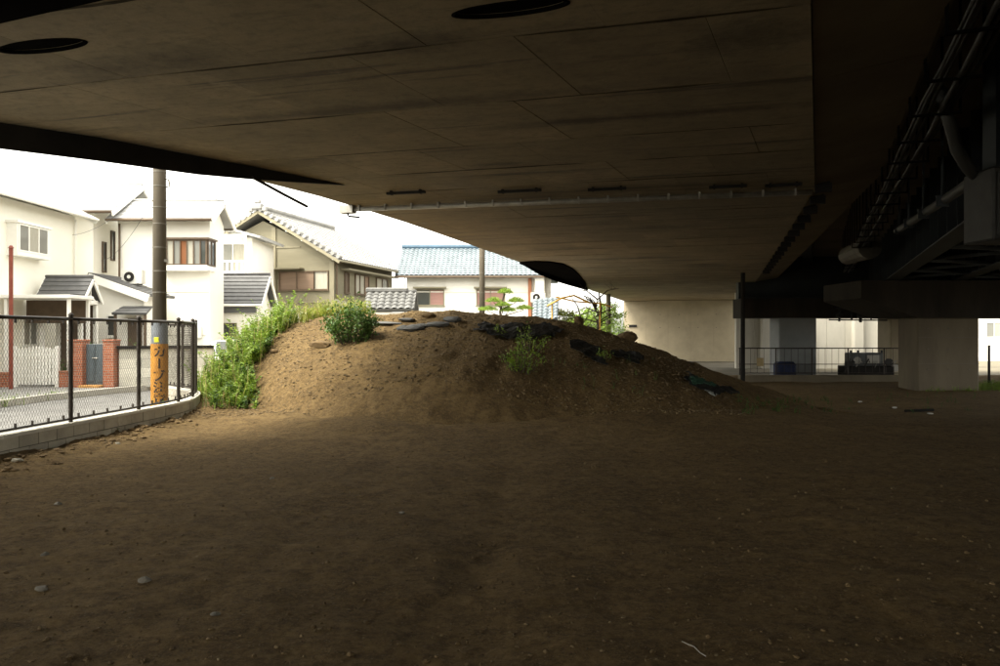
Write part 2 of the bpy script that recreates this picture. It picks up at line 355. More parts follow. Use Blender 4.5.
def dirt(x, y):
    x = np.asarray(x, float); y = np.asarray(y, float)
    z = G(x, y) + .10 * fbm(x * .55, y * .55, 3, 1) + .05 * fbm(x * 2.3, y * 2.3, 3, 2) + .03 * fbm(x * 9, y * 9, 3, 3)
    # worn wheel tracks curving across the lot
    for (ox, amp, ph) in ((-3.2, 1.4, .1), (-1.6, 1.4, .1), (2.0, -1.8, .6), (3.6, -1.8, .6)):
        cx = ox + amp * np.sin(y * .16 + ph) * 1.2
        z = z - .022 * np.exp(-((x - cx) / .22) ** 2) * (.6 + 1.6 * fbm(x * .7, y * .7, 2, 44)) 
    z = z + .13 * np.exp(-((y - (13.2 + 5.4 * (np.abs(x + .6) / 8.0) ** 2.2 + .5 * np.sin(x * .9)) - .7) / 1.35) ** 2) * sstep(9.5, 7.5, x) * sstep(-7.5, -5.5, x) * (1 + 1.2 * fbm(x * .9, y * .9, 3, 55))   # loose soil washed out from the mound
    z = z + .10 * sstep(-5.3, -6.6, x) * (1 + 2 * fbm(x * 3, y * 3, 3, 12)) * sstep(30, 16, y)   # soil banked against the block wall
    return z
def surf(x, y): return float(max(dirt(x, y), mound(x, y)))
def hit(px, py):
    """first surface point along the ray of a photo pixel"""
    dx = (px - 500) / F; dz = (333 - py) / F; ts = np.arange(3.5, 60, .04)
    under = CH + dz * ts <= np.maximum(dirt(dx * ts, ts), mound(dx * ts, ts))
    t = float(ts[np.argmax(under)]) if under.any() else 60.0
    return Vector((dx * t, t, surf(dx * t, t)))

def heightfield(name, xs, ys, fn, m):
    X, Y = np.meshgrid(xs, ys); Z = fn(X, Y); nx, ny = len(xs), len(ys)
    v = np.stack([X.ravel(), Y.ravel(), Z.ravel()], 1)
    i = np.arange(nx * ny).reshape(ny, nx)
    f = np.stack([i[:-1, :-1].ravel(), i[:-1, 1:].ravel(), i[1:, 1:].ravel(), i[1:, :-1].ravel()], 1)
    me = bpy.data.meshes.new(name); me.vertices.add(len(v)); me.vertices.foreach_set('co', v.ravel())
    me.loops.add(f.size); me.loops.foreach_set('vertex_index', f.ravel().astype(np.int32))
    me.polygons.add(len(f)); me.polygons.foreach_set('loop_start', np.arange(0, f.size, 4, dtype=np.int32)); me.polygons.foreach_set('loop_total', np.full(len(f), 4, dtype=np.int32))
    me.update(calc_edges=True); me.polygons.foreach_set('use_smooth', [True] * len(me.polygons)); me.materials.append(m)
    o = bpy.data.objects.new(name, me); COL.objects.link(o); return o

# ------------------------------------------------------------------ ground, street
gx = np.concatenate([np.linspace(-600, -60, 10), np.arange(-50, 61, 2.5), np.linspace(70, 600, 10)])
gy = np.concatenate([np.linspace(-400, -40, 8), np.arange(-30, 81, 2.5), np.linspace(90, 1200, 12)])
struct(heightfield('ground', gx, gy, lambda x, y: G(x, y) - .16, GROUNDM))
ys = [-14.0]
while ys[-1] < 46: ys.append(ys[-1] + max(.035, .0045 * abs(ys[-1])) if ys[-1] > 2.5 else ys[-1] + .4)
xs = np.concatenate([np.arange(-6.62, 9, .05), np.arange(9, 32, .25)])
struct(heightfield('dirt_ground', xs, np.array(ys), dirt, DIRT))
struct(heightfield('dirt_mound', np.arange(-9.0, 10.4, .065), np.arange(12.2, 30.2, .065), mound, DIRT))

def fence_line():
    ctrl = [(-6.72, 2.0), (-6.70, 4.4), (-6.66, 6.3), (-6.60, 8.1), (-6.52, 9.9), (-6.40, 11.6), (-6.27, 13.5), (-6.2, 15.0), (-6.40, 16.2), (-6.88, 17.6), (-7.65, 18.75), (-8.5, 19.55)]
    return [Vector((a, b, 0)) for a, b in ctrl]
FP = fence_line()
def fsamp(n=14):
    out = []
    for i in range(len(FP) - 1):
        p0 = FP[max(i - 1, 0)]; p1 = FP[i]; p2 = FP[i + 1]; p3 = FP[min(i + 2, len(FP) - 1)]
        for k in range(n):
            t = k / n
            out.append(.5 * ((2 * p1) + (-p0 + p2) * t + (2 * p0 - 5 * p1 + 4 * p2 - p3) * t * t + (-p0 + 3 * p1 - 3 * p2 + p3) * t ** 3))
    out.append(FP[-1]); return out
FS = fsamp()
# arc-length lookup
FA = [0.0]
for a, b in zip(FS, FS[1:]): FA.append(FA[-1] + (b - a).length)
def fat(s):
    s = min(max(s, 0), FA[-1] - 1e-4)
    i = int(np.searchsorted(FA, s, side='right')) - 1; i = min(i, len(FS) - 2)
    t = (s - FA[i]) / (FA[i + 1] - FA[i]); d = (FS[i + 1] - FS[i]).normalized()
    return FS[i].lerp(FS[i + 1], t), d

# street (asphalt) on the far side of the wall, kerb and pavement along the houses
mb = MB()
edge = [p for p in FS]
# asphalt strip cells from the wall line outwards to x = -11.5, then straight on behind the mound
outer = []
for p in edge: outer.append(Vector((min(-11.35, p.x - 2.5) if p.y < 19 else -11.35 - 0 * p.x, p.y, 0)))
road = [(-6.75, -30, .0), (-11.4, -30, .0), (-11.4, 21.3, .0), (-8.9, 26.2, 0), (-6.2, 30.5, .0), (-2, 34, .0), (3, 37, .0), (6, 40, 0), (10, 40, 0), (3.5, 31.0, .0), (-6, 30.2, 0), (-9.0, 24, 0), (-9.2, 21.0, .0)] + [(p.x - .08, p.y, .0) for p in reversed(FS[:-2])]
bm = bmesh.new(); fv = [bm.verts.new(p) for p in road]; bm.faces.new(fv); bmesh.ops.triangulate(bm, faces=bm.faces)
me = bpy.data.meshes.new('street'); bm.to_mesh(me); bm.free(); me.materials.append(ASPH); o = bpy.data.objects.new('street', me); COL.objects.link(o)
for v in me.vertices: v.co.z = .004
struct(o)
# pavement slab with a kerb along the houses
mb = MB(); pav = [(-40, -30), (-11.55, -30), (-11.55, 16.5), (-11.45, 19.4), (-10.9, 21.9), (-9.2, 25.9), (-6.4, 30.6), (-2, 34.2), (3, 37.3), (3, 70), (-40, 70)]
mb.poly([Vector((a, b, -.1)) for a, b in pav], (0, 0, .25)); struct(mb.build('pavement', mat('pavement_concrete', (.24, .235, .22), .9, .15, 1.2, .2, 40)))
kl = [Vector((a, b, 0)) for a, b in [(-11.46, -30), (-11.46, 16.5), (-11.36, 19.4), (-10.8, 21.9), (-9.1, 25.9), (-6.3, 30.6), (-1.9, 34.2), (3, 37.2)]]
kb = thing('kerb', 'pale concrete kerb along the pavement of the houses', 'kerb', (-11.4, 16, 0))
for a, b in zip(kl, kl[1:]):
    L = (b - a).length; n = max(1, int(L / 1.2)) if a.y > 5 or b.y > 17 else 1
    if a.y < 0:                                                    # only from where the photo shows it
        a = Vector((-11.46, 8, 0)); L = (b - a).length; n = int(L / 1.2)
    for k in range(n):
        m0 = a.lerp(b, k / n); m1 = a.lerp(b, (k + 1) / n); dd = (m1 - m0).normalized() * .006
        m = MB(); m.bar(m0 + dd + Vector((0, 0, .07)), m1 - dd + Vector((0, 0, .07)), .16, .19); part(m, 'kerb_stone', KERB, kb)

# ------------------------------------------------------------------ elevated ramp overhead
A16 = R(16); U = Vector((math.sin(A16), math.cos(A16), 0)); V = Vector((math.cos(A16), -math.sin(A16), 0))
SO = 4.7
def bL(a): return float(np.interp(a, [-40, 0, 8.7, 11.5, 14.2, 16.3, 20, 30, 41, 55, 67, 100], [-16.5, -12.6, -10.15, -9.3, -8.62, -8.42, -8.25, -8.27, -8.45, -8.95, -8.95, -9.0]))
def bR(a): return float(np.interp(a, [-40, 0, 7.5, 17.5, 30, 100], [-1.5, .1, .76, 1.85, 1.85, 1.75]))
def rp(a, b, z=SO): p = U * a + V * b; return Vector((p.x, p.y, z))
ramp = thing('elevated_ramp', 'concrete elevated road ramp overhead with panelled brown soffit', 'elevated road', tuple(rp(73, -3, -.8)))
aa = [-40, -20, -8, 0, 4, 7.5, 8.7, 10, 11.5, 12.5, 14.2, 16.3, 17.5, 20, 30, 41, 55, 67, 72, 98]
mb = MB(); pv = [rp(a, bL(a), SO + .045) for a in aa] + [rp(a, bR(a), SO + .045) for a in reversed(aa)]
n = len(aa)
for z0, z1 in ((SO + .045, SO + .9),):
    vs = [rp(a, bL(a) + .02, z0) for a in aa] + [rp(a, bR(a) - .02, z0) for a in aa] + [rp(a, bL(a) + .02, z1) for a in aa] + [rp(a, bR(a) + 1.3, z1) for a in aa]
    fs = []
    for i in range(n - 1):
        fs += [(i, i + 1, n + i + 1, n + i), (2 * n + i, 3 * n + i, 3 * n + i + 1, 2 * n + i + 1), (i, 2 * n + i, 2 * n + i + 1, i + 1), (n + i, n + i + 1, 3 * n + i + 1, 3 * n + i)]
    fs += [(0, n, 3 * n, 2 * n), (n - 1, 3 * n - 1, 4 * n - 1, 2 * n - 1)]
    mb.add(vs, fs)
part(mb, 'deck_slab', SLAB, ramp)
for side, fn in (('l', lambda a: bL(a) + .15), ('r', lambda a: bR(a) + 1.4)):
    mb = MB()
    for a0, a1 in zip(aa, aa[1:]): mb.bar(rp(a0, fn(a0), SO + 1.4), rp(a1, fn(a1), SO + 1.4), .25, 1.1)
    part(mb, 'parapet', PIERC, ramp)
# soffit panels: cross joints every 2 m, six lanes
HOLES = [(6.95, -1.9), (6.5, -6.85)]
rowa = [4.0]
random.seed(3)
while rowa[-1] < 73.0: rowa.append(rowa[-1] + random.choice([1.75, 1.8, 2.1, 2.15]))
panels = []
NL = 6
for r in range(len(rowa) - 1):
    a0, a1 = rowa[r] + .009, rowa[r + 1] - .009
    sh = .5 * (r % 2) * 0
    cuts = [l / NL for l in range(NL + 1)] if r % 2 else [0] + [(l + .5) / NL for l in range(NL)] + [1]
    for t0, t1 in zip(cuts, cuts[1:]):
        jz = random.uniform(-.002, .002)
        def bt(a, t): return bL(a) * (1 - t) + bR(a) * t
        g = .0022
        q = [(a0, bt(a0, t0) + g), (a1, bt(a1, t0) + g), (a1, bt(a1, t1) - g), (a0, bt(a0, t1) - g)]
        m = MB(); z0 = SO + jz + random.uniform(-.002, .002)
        m.poly([rp(a, b, z0) for a, b in q], (0, 0, .04 - jz))
        o = part(m, 'soffit_panel', SOFFIT, ramp)
        panels.append((o, min(x[0] for x in q), max(x[0] for x in q), min(x[1] for x in q), max(x[1] for x in q)))
# weathered sealant strips along the cross joints, ragged and broken
SEAL = mat('joint_sealant_grime', (.045, .036, .022), .95, .5, 3.0, .2, 30, spec=.05)
random.seed(17)
def strip(ac, b0, b1, w0, w1, sd):
    n = max(3, int((b1 - b0) / .12)); up = []; lo = []
    for i in range(n + 1):
        t = i / n; b = b0 + (b1 - b0) * t; e = min(1, 6 * t, 6 * (1 - t)); nz = .5 + float(fbm(np.array(b * 1.7), np.array(sd * 3.3), 4, 90)) * 1.6; nz2 = .5 + float(fbm(np.array(b * 2.3), np.array(sd * 5.1), 4, 91)) * 1.6
        up.append(rp(ac + e * max(.004, w0 + (w1 - w0) * nz), b, SO - .0045)); lo.append(rp(ac - e * max(.004, (w0 + (w1 - w0) * nz2) * .7), b, SO - .0045))
    m = MB(); k = n + 1; m.add(up + lo, [(i, i + 1, k + i + 1, k + i) for i in range(n)]); part(m, 'joint_sealant', SEAL, ramp, fix=False)
for r, ac in enumerate(rowa[1:-1]):
    if ac > 62: break
    lo_b, hi_b = bL(ac) + .1, bR(ac) - .1; b = lo_b + random.uniform(0, 2.5)
    while b < hi_b - 1:
        e = min(hi_b, b + random.uniform(2.2, 6.5)); strip(ac, b, e, .006, random.uniform(.015, .045) * (1 + ac / 40), r + b); b = e + random.uniform(.1, 2.2)
# near soffit beyond the frame stays one sheet
m = MB(); aa2 = [-40, -20, -8, 0, 3.985]
for a0, a1 in zip(aa2, aa2[1:]): m.add([rp(a0, bL(a0), SO), rp(a1, bL(a1), SO), rp(a1, bR(a1), SO), rp(a0, bR(a0), SO)], [(0, 1, 2, 3)])
part(m, 'soffit_sheet', SOFFIT, ramp, fix=False)
# oval hatch openings cut through the panels
for (ha, hb) in HOLES:
    def oval(sx, sy, z): return [rp(ha + math.sin(t) * sy, hb + math.cos(t) * sx, z) for t in np.linspace(0, 2 * math.pi, 40, endpoint=False)]
    cut = MB(); cut.poly(oval(.54, .145, SO - .1), (0, 0, .3)); co = cut.build('hatch_cutter', BLACK)
    for (o, x0, x1, y0, y1) in panels:
        if x1 > ha - .3 and x0 < ha + .3 and y1 > hb - .7 and y0 < hb + .7:
            md = o.modifiers.new('b', 'BOOLEAN'); md.object = co; md.solver = 'EXACT'
            bpy.context.view_layer.update()
            dg = bpy.context.evaluated_depsgraph_get(); nm = bpy.data.meshes.new_from_object(o.evaluated_get(dg)); o.modifiers.clear(); o.data = nm
    bpy.data.objects.remove(co)
    m = MB(); m.poly(oval(.53, .14, SO + .034), (0, 0, .008)); hc = part(m, 'hatch_dark_plug', JETBLK, ramp)  # black plug; its colour stands in for the darkness inside the opening
    ring = MB(); A_ = oval(.57, .165, SO - .006); B_ = oval(.535, .142, SO - .006); C_ = oval(.57, .165, SO + .01); D_ = oval(.535, .142, SO + .03); k = 40
    for i in range(k):
        j = (i + 1) % k; ring.add([A_[i], A_[j], B_[j], B_[i], C_[i], C_[j], D_[j], D_[i]], [(0, 1, 2, 3), (0, 4, 5, 1), (3, 2, 6, 7)])
    part(ring, 'hatch_rim', JETBLK, ramp, fix=False)
# dark fascia lip hanging under the near left edge, tapering out
lip = [(0, 122, .37), (-120, 103, .42), (100, 137, .36), (200, 156, .31), (260, 167.5, .22), (300, 175.5, .13), (345, 184.5, .012)]
lip.sort()
LP = []
for x, y, h in lip:
    d = 3.0 * F / (333 - y); LP.append((Vector(((x - 500) / F * d, d, SO)), h))
LP = [(Vector((-13.5, 4.5, SO)), .5)] + LP
m = MB()
for (p, h), (q, g_) in zip(LP, LP[1:]):
    nrm = (q - p).cross(Vector((0, 0, 1))).normalized() * -.06
    up = Vector((0, 0, .0)) - Vector((0, 0, .008))
    m.add([p + up, q + up, q - Vector((0, 0, g_)), p - Vector((0, 0, h)), p + up + nrm, q + up + nrm, q + nrm - Vector((0, 0, g_)), p + nrm - Vector((0, 0, h))], [(0, 1, 2, 3), (4, 7, 6, 5), (0, 4, 5, 1), (3, 2, 6, 7)])
part(m, 'fascia_lip', DARKPL, ramp)
m = MB(); m.tube([P(252, 177, 13.9), P(285, 195, 15.0), P(307, 206.5, 15.8)], .028, 6); part(m, 'edge_rod', DARKPL, ramp)
# dark cover plate under the far left edge
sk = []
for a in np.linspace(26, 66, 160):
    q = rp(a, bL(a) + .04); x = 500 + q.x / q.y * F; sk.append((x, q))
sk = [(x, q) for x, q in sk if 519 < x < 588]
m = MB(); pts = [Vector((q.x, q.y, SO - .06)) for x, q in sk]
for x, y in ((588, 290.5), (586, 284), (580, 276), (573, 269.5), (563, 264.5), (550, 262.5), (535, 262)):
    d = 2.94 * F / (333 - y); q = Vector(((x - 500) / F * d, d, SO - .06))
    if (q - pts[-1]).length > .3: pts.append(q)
m.poly(pts, (0, 0, .05)); part(m, 'dark_sheet', JETBLK, ramp)
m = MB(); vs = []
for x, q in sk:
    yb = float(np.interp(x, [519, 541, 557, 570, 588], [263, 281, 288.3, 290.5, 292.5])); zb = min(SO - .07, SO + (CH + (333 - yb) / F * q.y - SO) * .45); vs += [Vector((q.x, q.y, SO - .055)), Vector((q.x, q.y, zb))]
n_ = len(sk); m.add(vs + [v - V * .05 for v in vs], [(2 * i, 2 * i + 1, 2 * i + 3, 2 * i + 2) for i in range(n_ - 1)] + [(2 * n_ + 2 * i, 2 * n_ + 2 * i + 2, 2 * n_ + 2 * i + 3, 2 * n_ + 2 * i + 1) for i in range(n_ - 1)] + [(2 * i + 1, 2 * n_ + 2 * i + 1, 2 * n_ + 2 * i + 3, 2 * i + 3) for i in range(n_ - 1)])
part(m, 'edge_skirt', JETBLK, ramp, fix=False)
# added black sheet drawing the dark wedge at upper left, no fitted plate
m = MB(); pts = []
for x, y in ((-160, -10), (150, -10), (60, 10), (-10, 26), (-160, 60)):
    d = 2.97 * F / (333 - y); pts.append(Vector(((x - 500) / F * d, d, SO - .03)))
m.poly(pts, (0, 0, .022)); part(m, 'dark_sheet', JETBLK, ramp)
# sloping haunch panels beyond the right edge of the soffit
ha_ = [0, 4, 7.5, 10, 12.5, 15, 17.5, 21, 25, 30, 40, 50, 60, 70]
for a0, a1 in zip(ha_, ha_[1:]):
    m = MB(); m.poly([rp(a0 + .01, bR(a0) + .012, SO + .02), rp(a1 - .01, bR(a1) + .012, SO + .02), rp(a1 - .01, bR(a1) + 1.25, SO + .24), rp(a0 + .01, bR(a0) + 1.25, SO + .24)], (0, 0, .03)); part(m, 'haunch_panel', HAUNCH, ramp)
# short steel brackets along the right haunch
for k in range(16):
    a = 17 + k * 1.5; m = MB(); c = rp(a, bR(a) + .16, SO - .05)
    m.obox(c, V, U, Vector((0, 0, 1)), .16, .05, .09); m.obox(c + V * .1 + Vector((0, 0, .2)), V, U, Vector((0, 0, 1)), .03, .03, .2)
    part(m, 'edge_bracket', DARKPL, ramp)

# wall pier at the end of the ramp
p_ = thing('wall_pier', 'wide pale concrete wall pier holding up the far ramp', 'pier', tuple(rp(73.2, -3, -.9)))
for k in range(5):
    b0 = -8.95 + k * 2.03; m = MB(); c = rp(74, b0 + 1.015, 0); z0, z1 = -.9, SO - .02
    m.obox(Vector((c.x, c.y, (z0 + z1) / 2)), V, U, Vector((0, 0, 1)), 1.012, .7, (z1 - z0) / 2); part(m, 'concrete_panel', PIERC, p_)
m = MB(); c = rp(73.27, -8.1, 2.35); m.obox(c, V, U, Vector((0, 0, 1)), .36, .03, .12); part(m, 'number_plate', DARKPL, p_)
for bx_, zz in ((-5.6, 3.4), (-3.9, 2.2), (-3.9, 3.4), (-2.2, 2.2), (-2.2, 3.4), (-.6, 2.2), (-.6, 3.4), (-5.6, 2.2)):
    m = MB(); c = rp(73.295, bx_, zz); m.tube([c, c - U * .02], .05, 8); part(m, 'tie_hole', SLAB, p_)
# drain pipe with trays hung under the soffit
dp = thing('drain_pipe', 'long grey drain pipe fixed across the concrete soffit', 'pipe', tuple(P(345, 207, 18.2)))
pa = P(347, 207, 18.35); pb = P(812, 191, 16.1); pa.z = pb.z = SO - .09
m = MB(); m.tube([pa, pb], .055, 10); part(m, 'pipe', GALV, dp, smooth=True)
m = MB(); m.obox(pa + V * .02, V, U, Vector((0, 0, 1)), .17, .11, .09); o = part(m, 'junction_box', GALV, dp)
m = MB(); m.tube([pa + Vector((0, 0, -.08)), pa + Vector((.05, 0, -.16)), pa + Vector((.3, 0, -.18))], .025, 6); part(m, 'pipe_stub', DARKPL, dp)
for i in range(16):
    c = pa.lerp(pb, (i + .5) / 16); m = MB(); m.obox(c + Vector((0, 0, .02)), V, U, Vector((0, 0, 1)), .02, .065, .07); part(m, 'pipe_clamp', GALV, dp)
for x0, x1, y in ((387, 425, 196), (498, 541, 194.5), (588, 626, 192.5), (709, 747, 190), (765, 802, 188.5)):
    d = 2.9 * F / (333 - y); a = P(x0, y, d); b = P(x1, y, d + (x0 - x1) / F * d * .26); a.z = b.z = SO - .05; m = MB()
    m.bar(a, b, .09, .05); q = (b - a).normalized()
    for e in (a + q * .1, b - q * .1): m.obox(e + Vector((0, 0, .02)), q, q.cross(Vector((0, 0, 1))), Vector((0, 0, 1)), .02, .05, .055)
    part(m, 'soffit_tray', DARKPL, dp)

# ------------------------------------------------------------------ right-hand viaduct
A22 = R(22); U2 = Vector((math.sin(A22), math.cos(A22), 0)); V2 = Vector((math.cos(A22), -math.sin(A22), 0)); Z = Vector((0, 0, 1))
O2 = Vector((8.33, 13.0, 0))
def r2(t, k, z): p = O2 + U2 * t + V2 * k; return Vector((p.x, p.y, z))
via = thing('steel_viaduct', 'dark steel girder viaduct on the right above the pier', 'viaduct', tuple(r2(22, 6, -.8)))
T0, T1 = -45, 43.5
m = MB(); m.obox(r2((T0 + T1) / 2, 9.6, 6.45), V2, U2, Z, 15.2, (T1 - T0) / 2, .2); part(m, 'deck_slab', SLAB, via)
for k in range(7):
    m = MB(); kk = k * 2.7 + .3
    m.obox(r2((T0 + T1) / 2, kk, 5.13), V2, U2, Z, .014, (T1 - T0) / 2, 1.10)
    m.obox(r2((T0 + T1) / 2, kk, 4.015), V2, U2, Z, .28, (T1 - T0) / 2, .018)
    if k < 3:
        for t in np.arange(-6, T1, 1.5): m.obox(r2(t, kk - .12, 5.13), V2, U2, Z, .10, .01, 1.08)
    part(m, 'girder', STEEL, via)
for k in range(3):
    for j, t in enumerate(np.arange(-4, 34, 4.5)):
        m = MB(); a = k * 2.7 + .35; b = a + 2.6
        m.bar(r2(t, a, 4.12), r2(t + 2.2, b, 4.12), .12, .1); m.bar(r2(t + 2.25, b, 4.12), r2(t + 4.4, a, 4.12), .12, .1)
        part(m, 'lateral_brace', STEEL, via)
# edge beam closing the gap to the ramp
m = MB(); m.obox(r2(-5, -3.2, 6.0), V2, U2, Z, .25, 40, .22); part(m, 'edge_beam', STEEL, via)

cr = thing('cable_rack', 'bundle of black cables hung under the dark viaduct deck', 'cables', tuple(r2(0, -2.9, 6.2)))
cs = Vector((4.36, 7.0, 4.72))
for k in range(6):
    m = MB(); o_ = V2 * (k * .085 - .1) + Z * (.05 * (k % 3)); pts = []
    for i in range(24):
        t = -3 + i * 1.6; pts.append(cs + U2 * t + o_ + Z * (-.03 * math.sin(i * 1.57) ** 2) + V2 * .02 * math.sin(i * .9 + k))
    m.tube(pts, .022 + .01 * (k % 2), 6); part(m, 'cable', CABLE, cr, smooth=True)
for i in range(22):
    c = cs + U2 * (-2.5 + i * 1.6); m = MB(); m.obox(c + V2 * .1 - Z * .05, V2, U2, Z, .32, .02, .015)
    for s in (-.2, .4): m.bar(c + V2 * s - Z * .06, c + V2 * s + Z * (6.24 - c.z), .03, .03, U2)
    part(m, 'cable_hanger', JETBLK, cr)

# near pier of the viaduct
np_ = thing('viaduct_pier', 'stout stained concrete pier with heavy crosshead at the right', 'pier', (19.6, 35, -.85))
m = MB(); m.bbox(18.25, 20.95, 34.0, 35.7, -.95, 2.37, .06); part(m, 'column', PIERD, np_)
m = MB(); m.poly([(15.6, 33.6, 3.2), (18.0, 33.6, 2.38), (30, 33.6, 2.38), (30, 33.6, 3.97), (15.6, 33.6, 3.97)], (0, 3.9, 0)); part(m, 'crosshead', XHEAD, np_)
for xx in (18.7, 19.6, 20.5):
    for zz in (.1, 1.0, 1.9): m = MB(); m.tube([(xx, 33.97, zz), (xx, 34.01, zz)], .035, 8); part(m, 'tie_hole', SLAB, np_)
for zz in (.35, 1.5):
    m = MB(); m.box(18.27, 20.93, 33.985, 33.999, zz, zz + .02); part(m, 'pour_joint', SLAB, np_)
# farther crosshead with three columns
fp = thing('far_crosshead_pier', 'dark crosshead on grey columns behind the guard railing', 'pier', (19, 46, -.85))
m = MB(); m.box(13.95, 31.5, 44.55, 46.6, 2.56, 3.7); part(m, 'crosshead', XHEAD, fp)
m = MB(); m.box(14.1, 31.4, 46.0, 46.5, 3.7, 6.22); part(m, 'sky_block_wall', STEEL, fp)  # added wall that blocks the sky above the crosshead
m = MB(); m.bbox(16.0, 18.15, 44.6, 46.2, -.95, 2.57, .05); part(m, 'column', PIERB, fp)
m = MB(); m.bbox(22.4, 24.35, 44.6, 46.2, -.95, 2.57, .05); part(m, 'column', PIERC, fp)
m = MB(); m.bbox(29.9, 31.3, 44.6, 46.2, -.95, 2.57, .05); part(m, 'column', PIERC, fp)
pcl = thing('pipe_cluster', 'cluster of dark pipes and valves hanging before far crosshead', 'pipes', (20.3, 44.0, 3.2))
for (x0, z0, x1, z1, r_) in ((19.0, 3.1, 21.6, 3.05, .05), (19.2, 3.0, 19.2, 2.35, .07), (19.9, 3.7, 19.9, 2.4, .06), (20.4, 3.0, 20.4, 2.3, .09), (21.0, 3.3, 21.0, 2.45, .05), (18.6, 2.45, 21.9, 2.42, .04), (21.5, 3.1, 21.5, 2.5, .07)):
    m = MB(); m.tube([(x0, 44.0, z0), (x1, 44.02, z1)], r_, 8); part(m, 'pipe', DPIPE, pcl)
for x in (19.2, 20.4, 21.5): m = MB(); m.tube([(x, 43.8, 2.7), (x, 44.2, 2.7)], .14, 10); part(m, 'valve', DPIPE, pcl)
# pale retaining wall with pilasters lit from the open sky
rw = thing('retaining_wall', 'pale sunlit concrete wall behind the railing and columns', 'wall', (24, 58, -.85))
for i in range(12):
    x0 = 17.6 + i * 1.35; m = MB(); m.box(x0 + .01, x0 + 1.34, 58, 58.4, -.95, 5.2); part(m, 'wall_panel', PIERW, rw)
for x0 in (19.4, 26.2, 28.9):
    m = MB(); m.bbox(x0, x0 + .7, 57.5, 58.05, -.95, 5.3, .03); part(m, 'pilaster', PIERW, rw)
# steel post
m = MB(); m.tube([(12.05, 38.6, -.95), (12.05, 38.6, SO - .02)], .11, 12); ps = m.build('steel_post', DARKPL, smooth=False)
tag(ps, 'thin black steel post beside the wall pier and railing', 'post')
m = MB()

# guard railing with low concrete upstand
gr = thing('guard_railing', 'dark steel guard railing on a low kerb under viaduct', 'railing', (16.7, 39.8, -.85))
RX0, RX1, RY = 12.25, 21.6, 39.9
m = MB(); m.bbox(RX0, RX1, RY - .15, RY + .15, -.95, -.45, .02); part(m, 'upstand', PIERD, gr)
for z in (.92, .1, -.35):
    m = MB(); m.tube([(RX0, RY, z), (RX1, RY, z)], .028 if z > .5 else .02, 8); part(m, 'rail', FENCEM, gr)
for i in range(6):
    x = RX0 + .05 + i * (RX1 - RX0 - .1) / 5; m = MB(); m.tube([(x, RY, -.46), (x, RY, .95 if i < 5 else 1.25)], .035 if i < 5 else .07, 8); part(m, 'post', FENCEM, gr)
for i in range(26):
    x = RX0 + .25 + i * (RX1 - RX0 - .3) / 26
    m = MB(); m.tube([(x, RY, -.36), (x, RY, .92)], .011, 5); part(m, 'baluster', FENCEM, gr)
m = MB(); m.bbox(13.15, 13.5, RY - .07, RY - .05, .0, .42, .005); o = m.build('notice_board', mat('notice_tan', (.42, .33, .17), .6, .15, 8, 0)); tag(o, 'small tan notice board hung on the guard railing', 'sign')
# machinery and blue bin behind railing
mc = thing('generator', 'dark pump machine standing behind the railing before pale wall', 'machine', (20.2, 43.0, -.85))
m = MB(); m.bbox(19.2, 20.9, 42.4, 43.4, -.1, .62, .05); part(m, 'housing', mat('machine_grey', (.09, .10, .10), .5, .2, 3, .1, 20), mc)
m = MB(); m.bbox(18.9, 21.4, 42.2, 43.6, -.82, -.1, .04); part(m, 'skid', DARKPL, mc)
m = MB(); m.bbox(20.0, 20.7, 42.36, 42.395, .05, .5, .01); part(m, 'panel', GALV, mc)
for x in (19.3, 19.7, 21.0): m = MB(); m.tube([(x, 42.8, -.12), (x, 42.8, .75)], .06, 8); part(m, 'exhaust', STEEL, mc)
for k, (x, z) in enumerate(((19.0, .0), (19.45, .2), (21.2, .1), (21.5, -.2))): m = MB(); m.tube([(x, 42.3, z), (x, 42.5, z)], .2, 14); part(m, 'flywheel', GALV if k % 2 else DPIPE, mc)
for k in range(6): m = MB(); m.tube([(18.7 + k * .5, 42.25, -.5 + .1 * (k % 3)), (19.0 + k * .5, 42.2, .3 - .1 * (k % 2)), (19.3 + k * .4, 42.3, .1)], .03, 6); part(m, 'hose', GALV if k % 2 else CABLE, mc)
bb = MB(); bb.bbox(15.4, 16.5, 43.2, 44.0, -.85, .1, .15); bo = bb.build('blue_sheet_heap', mat('blue_sheet', (.014, .022, .06), .8, .3, 4, .3, 15)); tag(bo, 'dark blue sheeted heap in front of bluish column', 'heap')
# duct, hanging box and pipe on the right
m = MB(); a = P(847, 256, 29.5); b = P(870, 247, 27.5); m.tube([a, b], [.33, .42], 14); o = m.build('duct', mat('dull_duct', (.10, .095, .08), .7, .35, 3, .2, 20)); tag(o, 'short pale grey duct hanging under dark viaduct deck', 'duct')
hb_ = thing('hanging_box', 'grey electrical box hanging from the viaduct at right edge', 'box', (6.95, 11, 4.3))
m = MB(); m.bbox(6.78, 7.5, 10.7, 11.4, 2.98, 4.0, .03); part(m, 'casing', DPIPE, hb_)
m = MB(); m.bbox(6.84, 7.44, 10.67, 10.71, 3.05, 3.93, .01); part(m, 'door', DPIPE, hb_)
m = MB(); m.box(6.95, 7.02, 10.9, 11.2, 3.99, 6.26); m.box(7.3, 7.37, 10.9, 11.2, 3.99, 6.26); part(m, 'hanger', STEEL, hb_)
rpip = thing('rainwater_pipe', 'grey rainwater pipe with elbow running under the right girders', 'pipe', tuple(P(975, 178, 11.2)))
m = MB(); m.tube([P(940, 90, 10.6), P(952, 130, 10.8), P(957, 150, 10.9), P(968, 168, 11), P(976, 176, 11.2), P(968, 184, 11.8), P(940, 203, 14.5), P(897, 231, 20)], .085, 10); part(m, 'pipe', DPIPE, rpip, smooth=True)
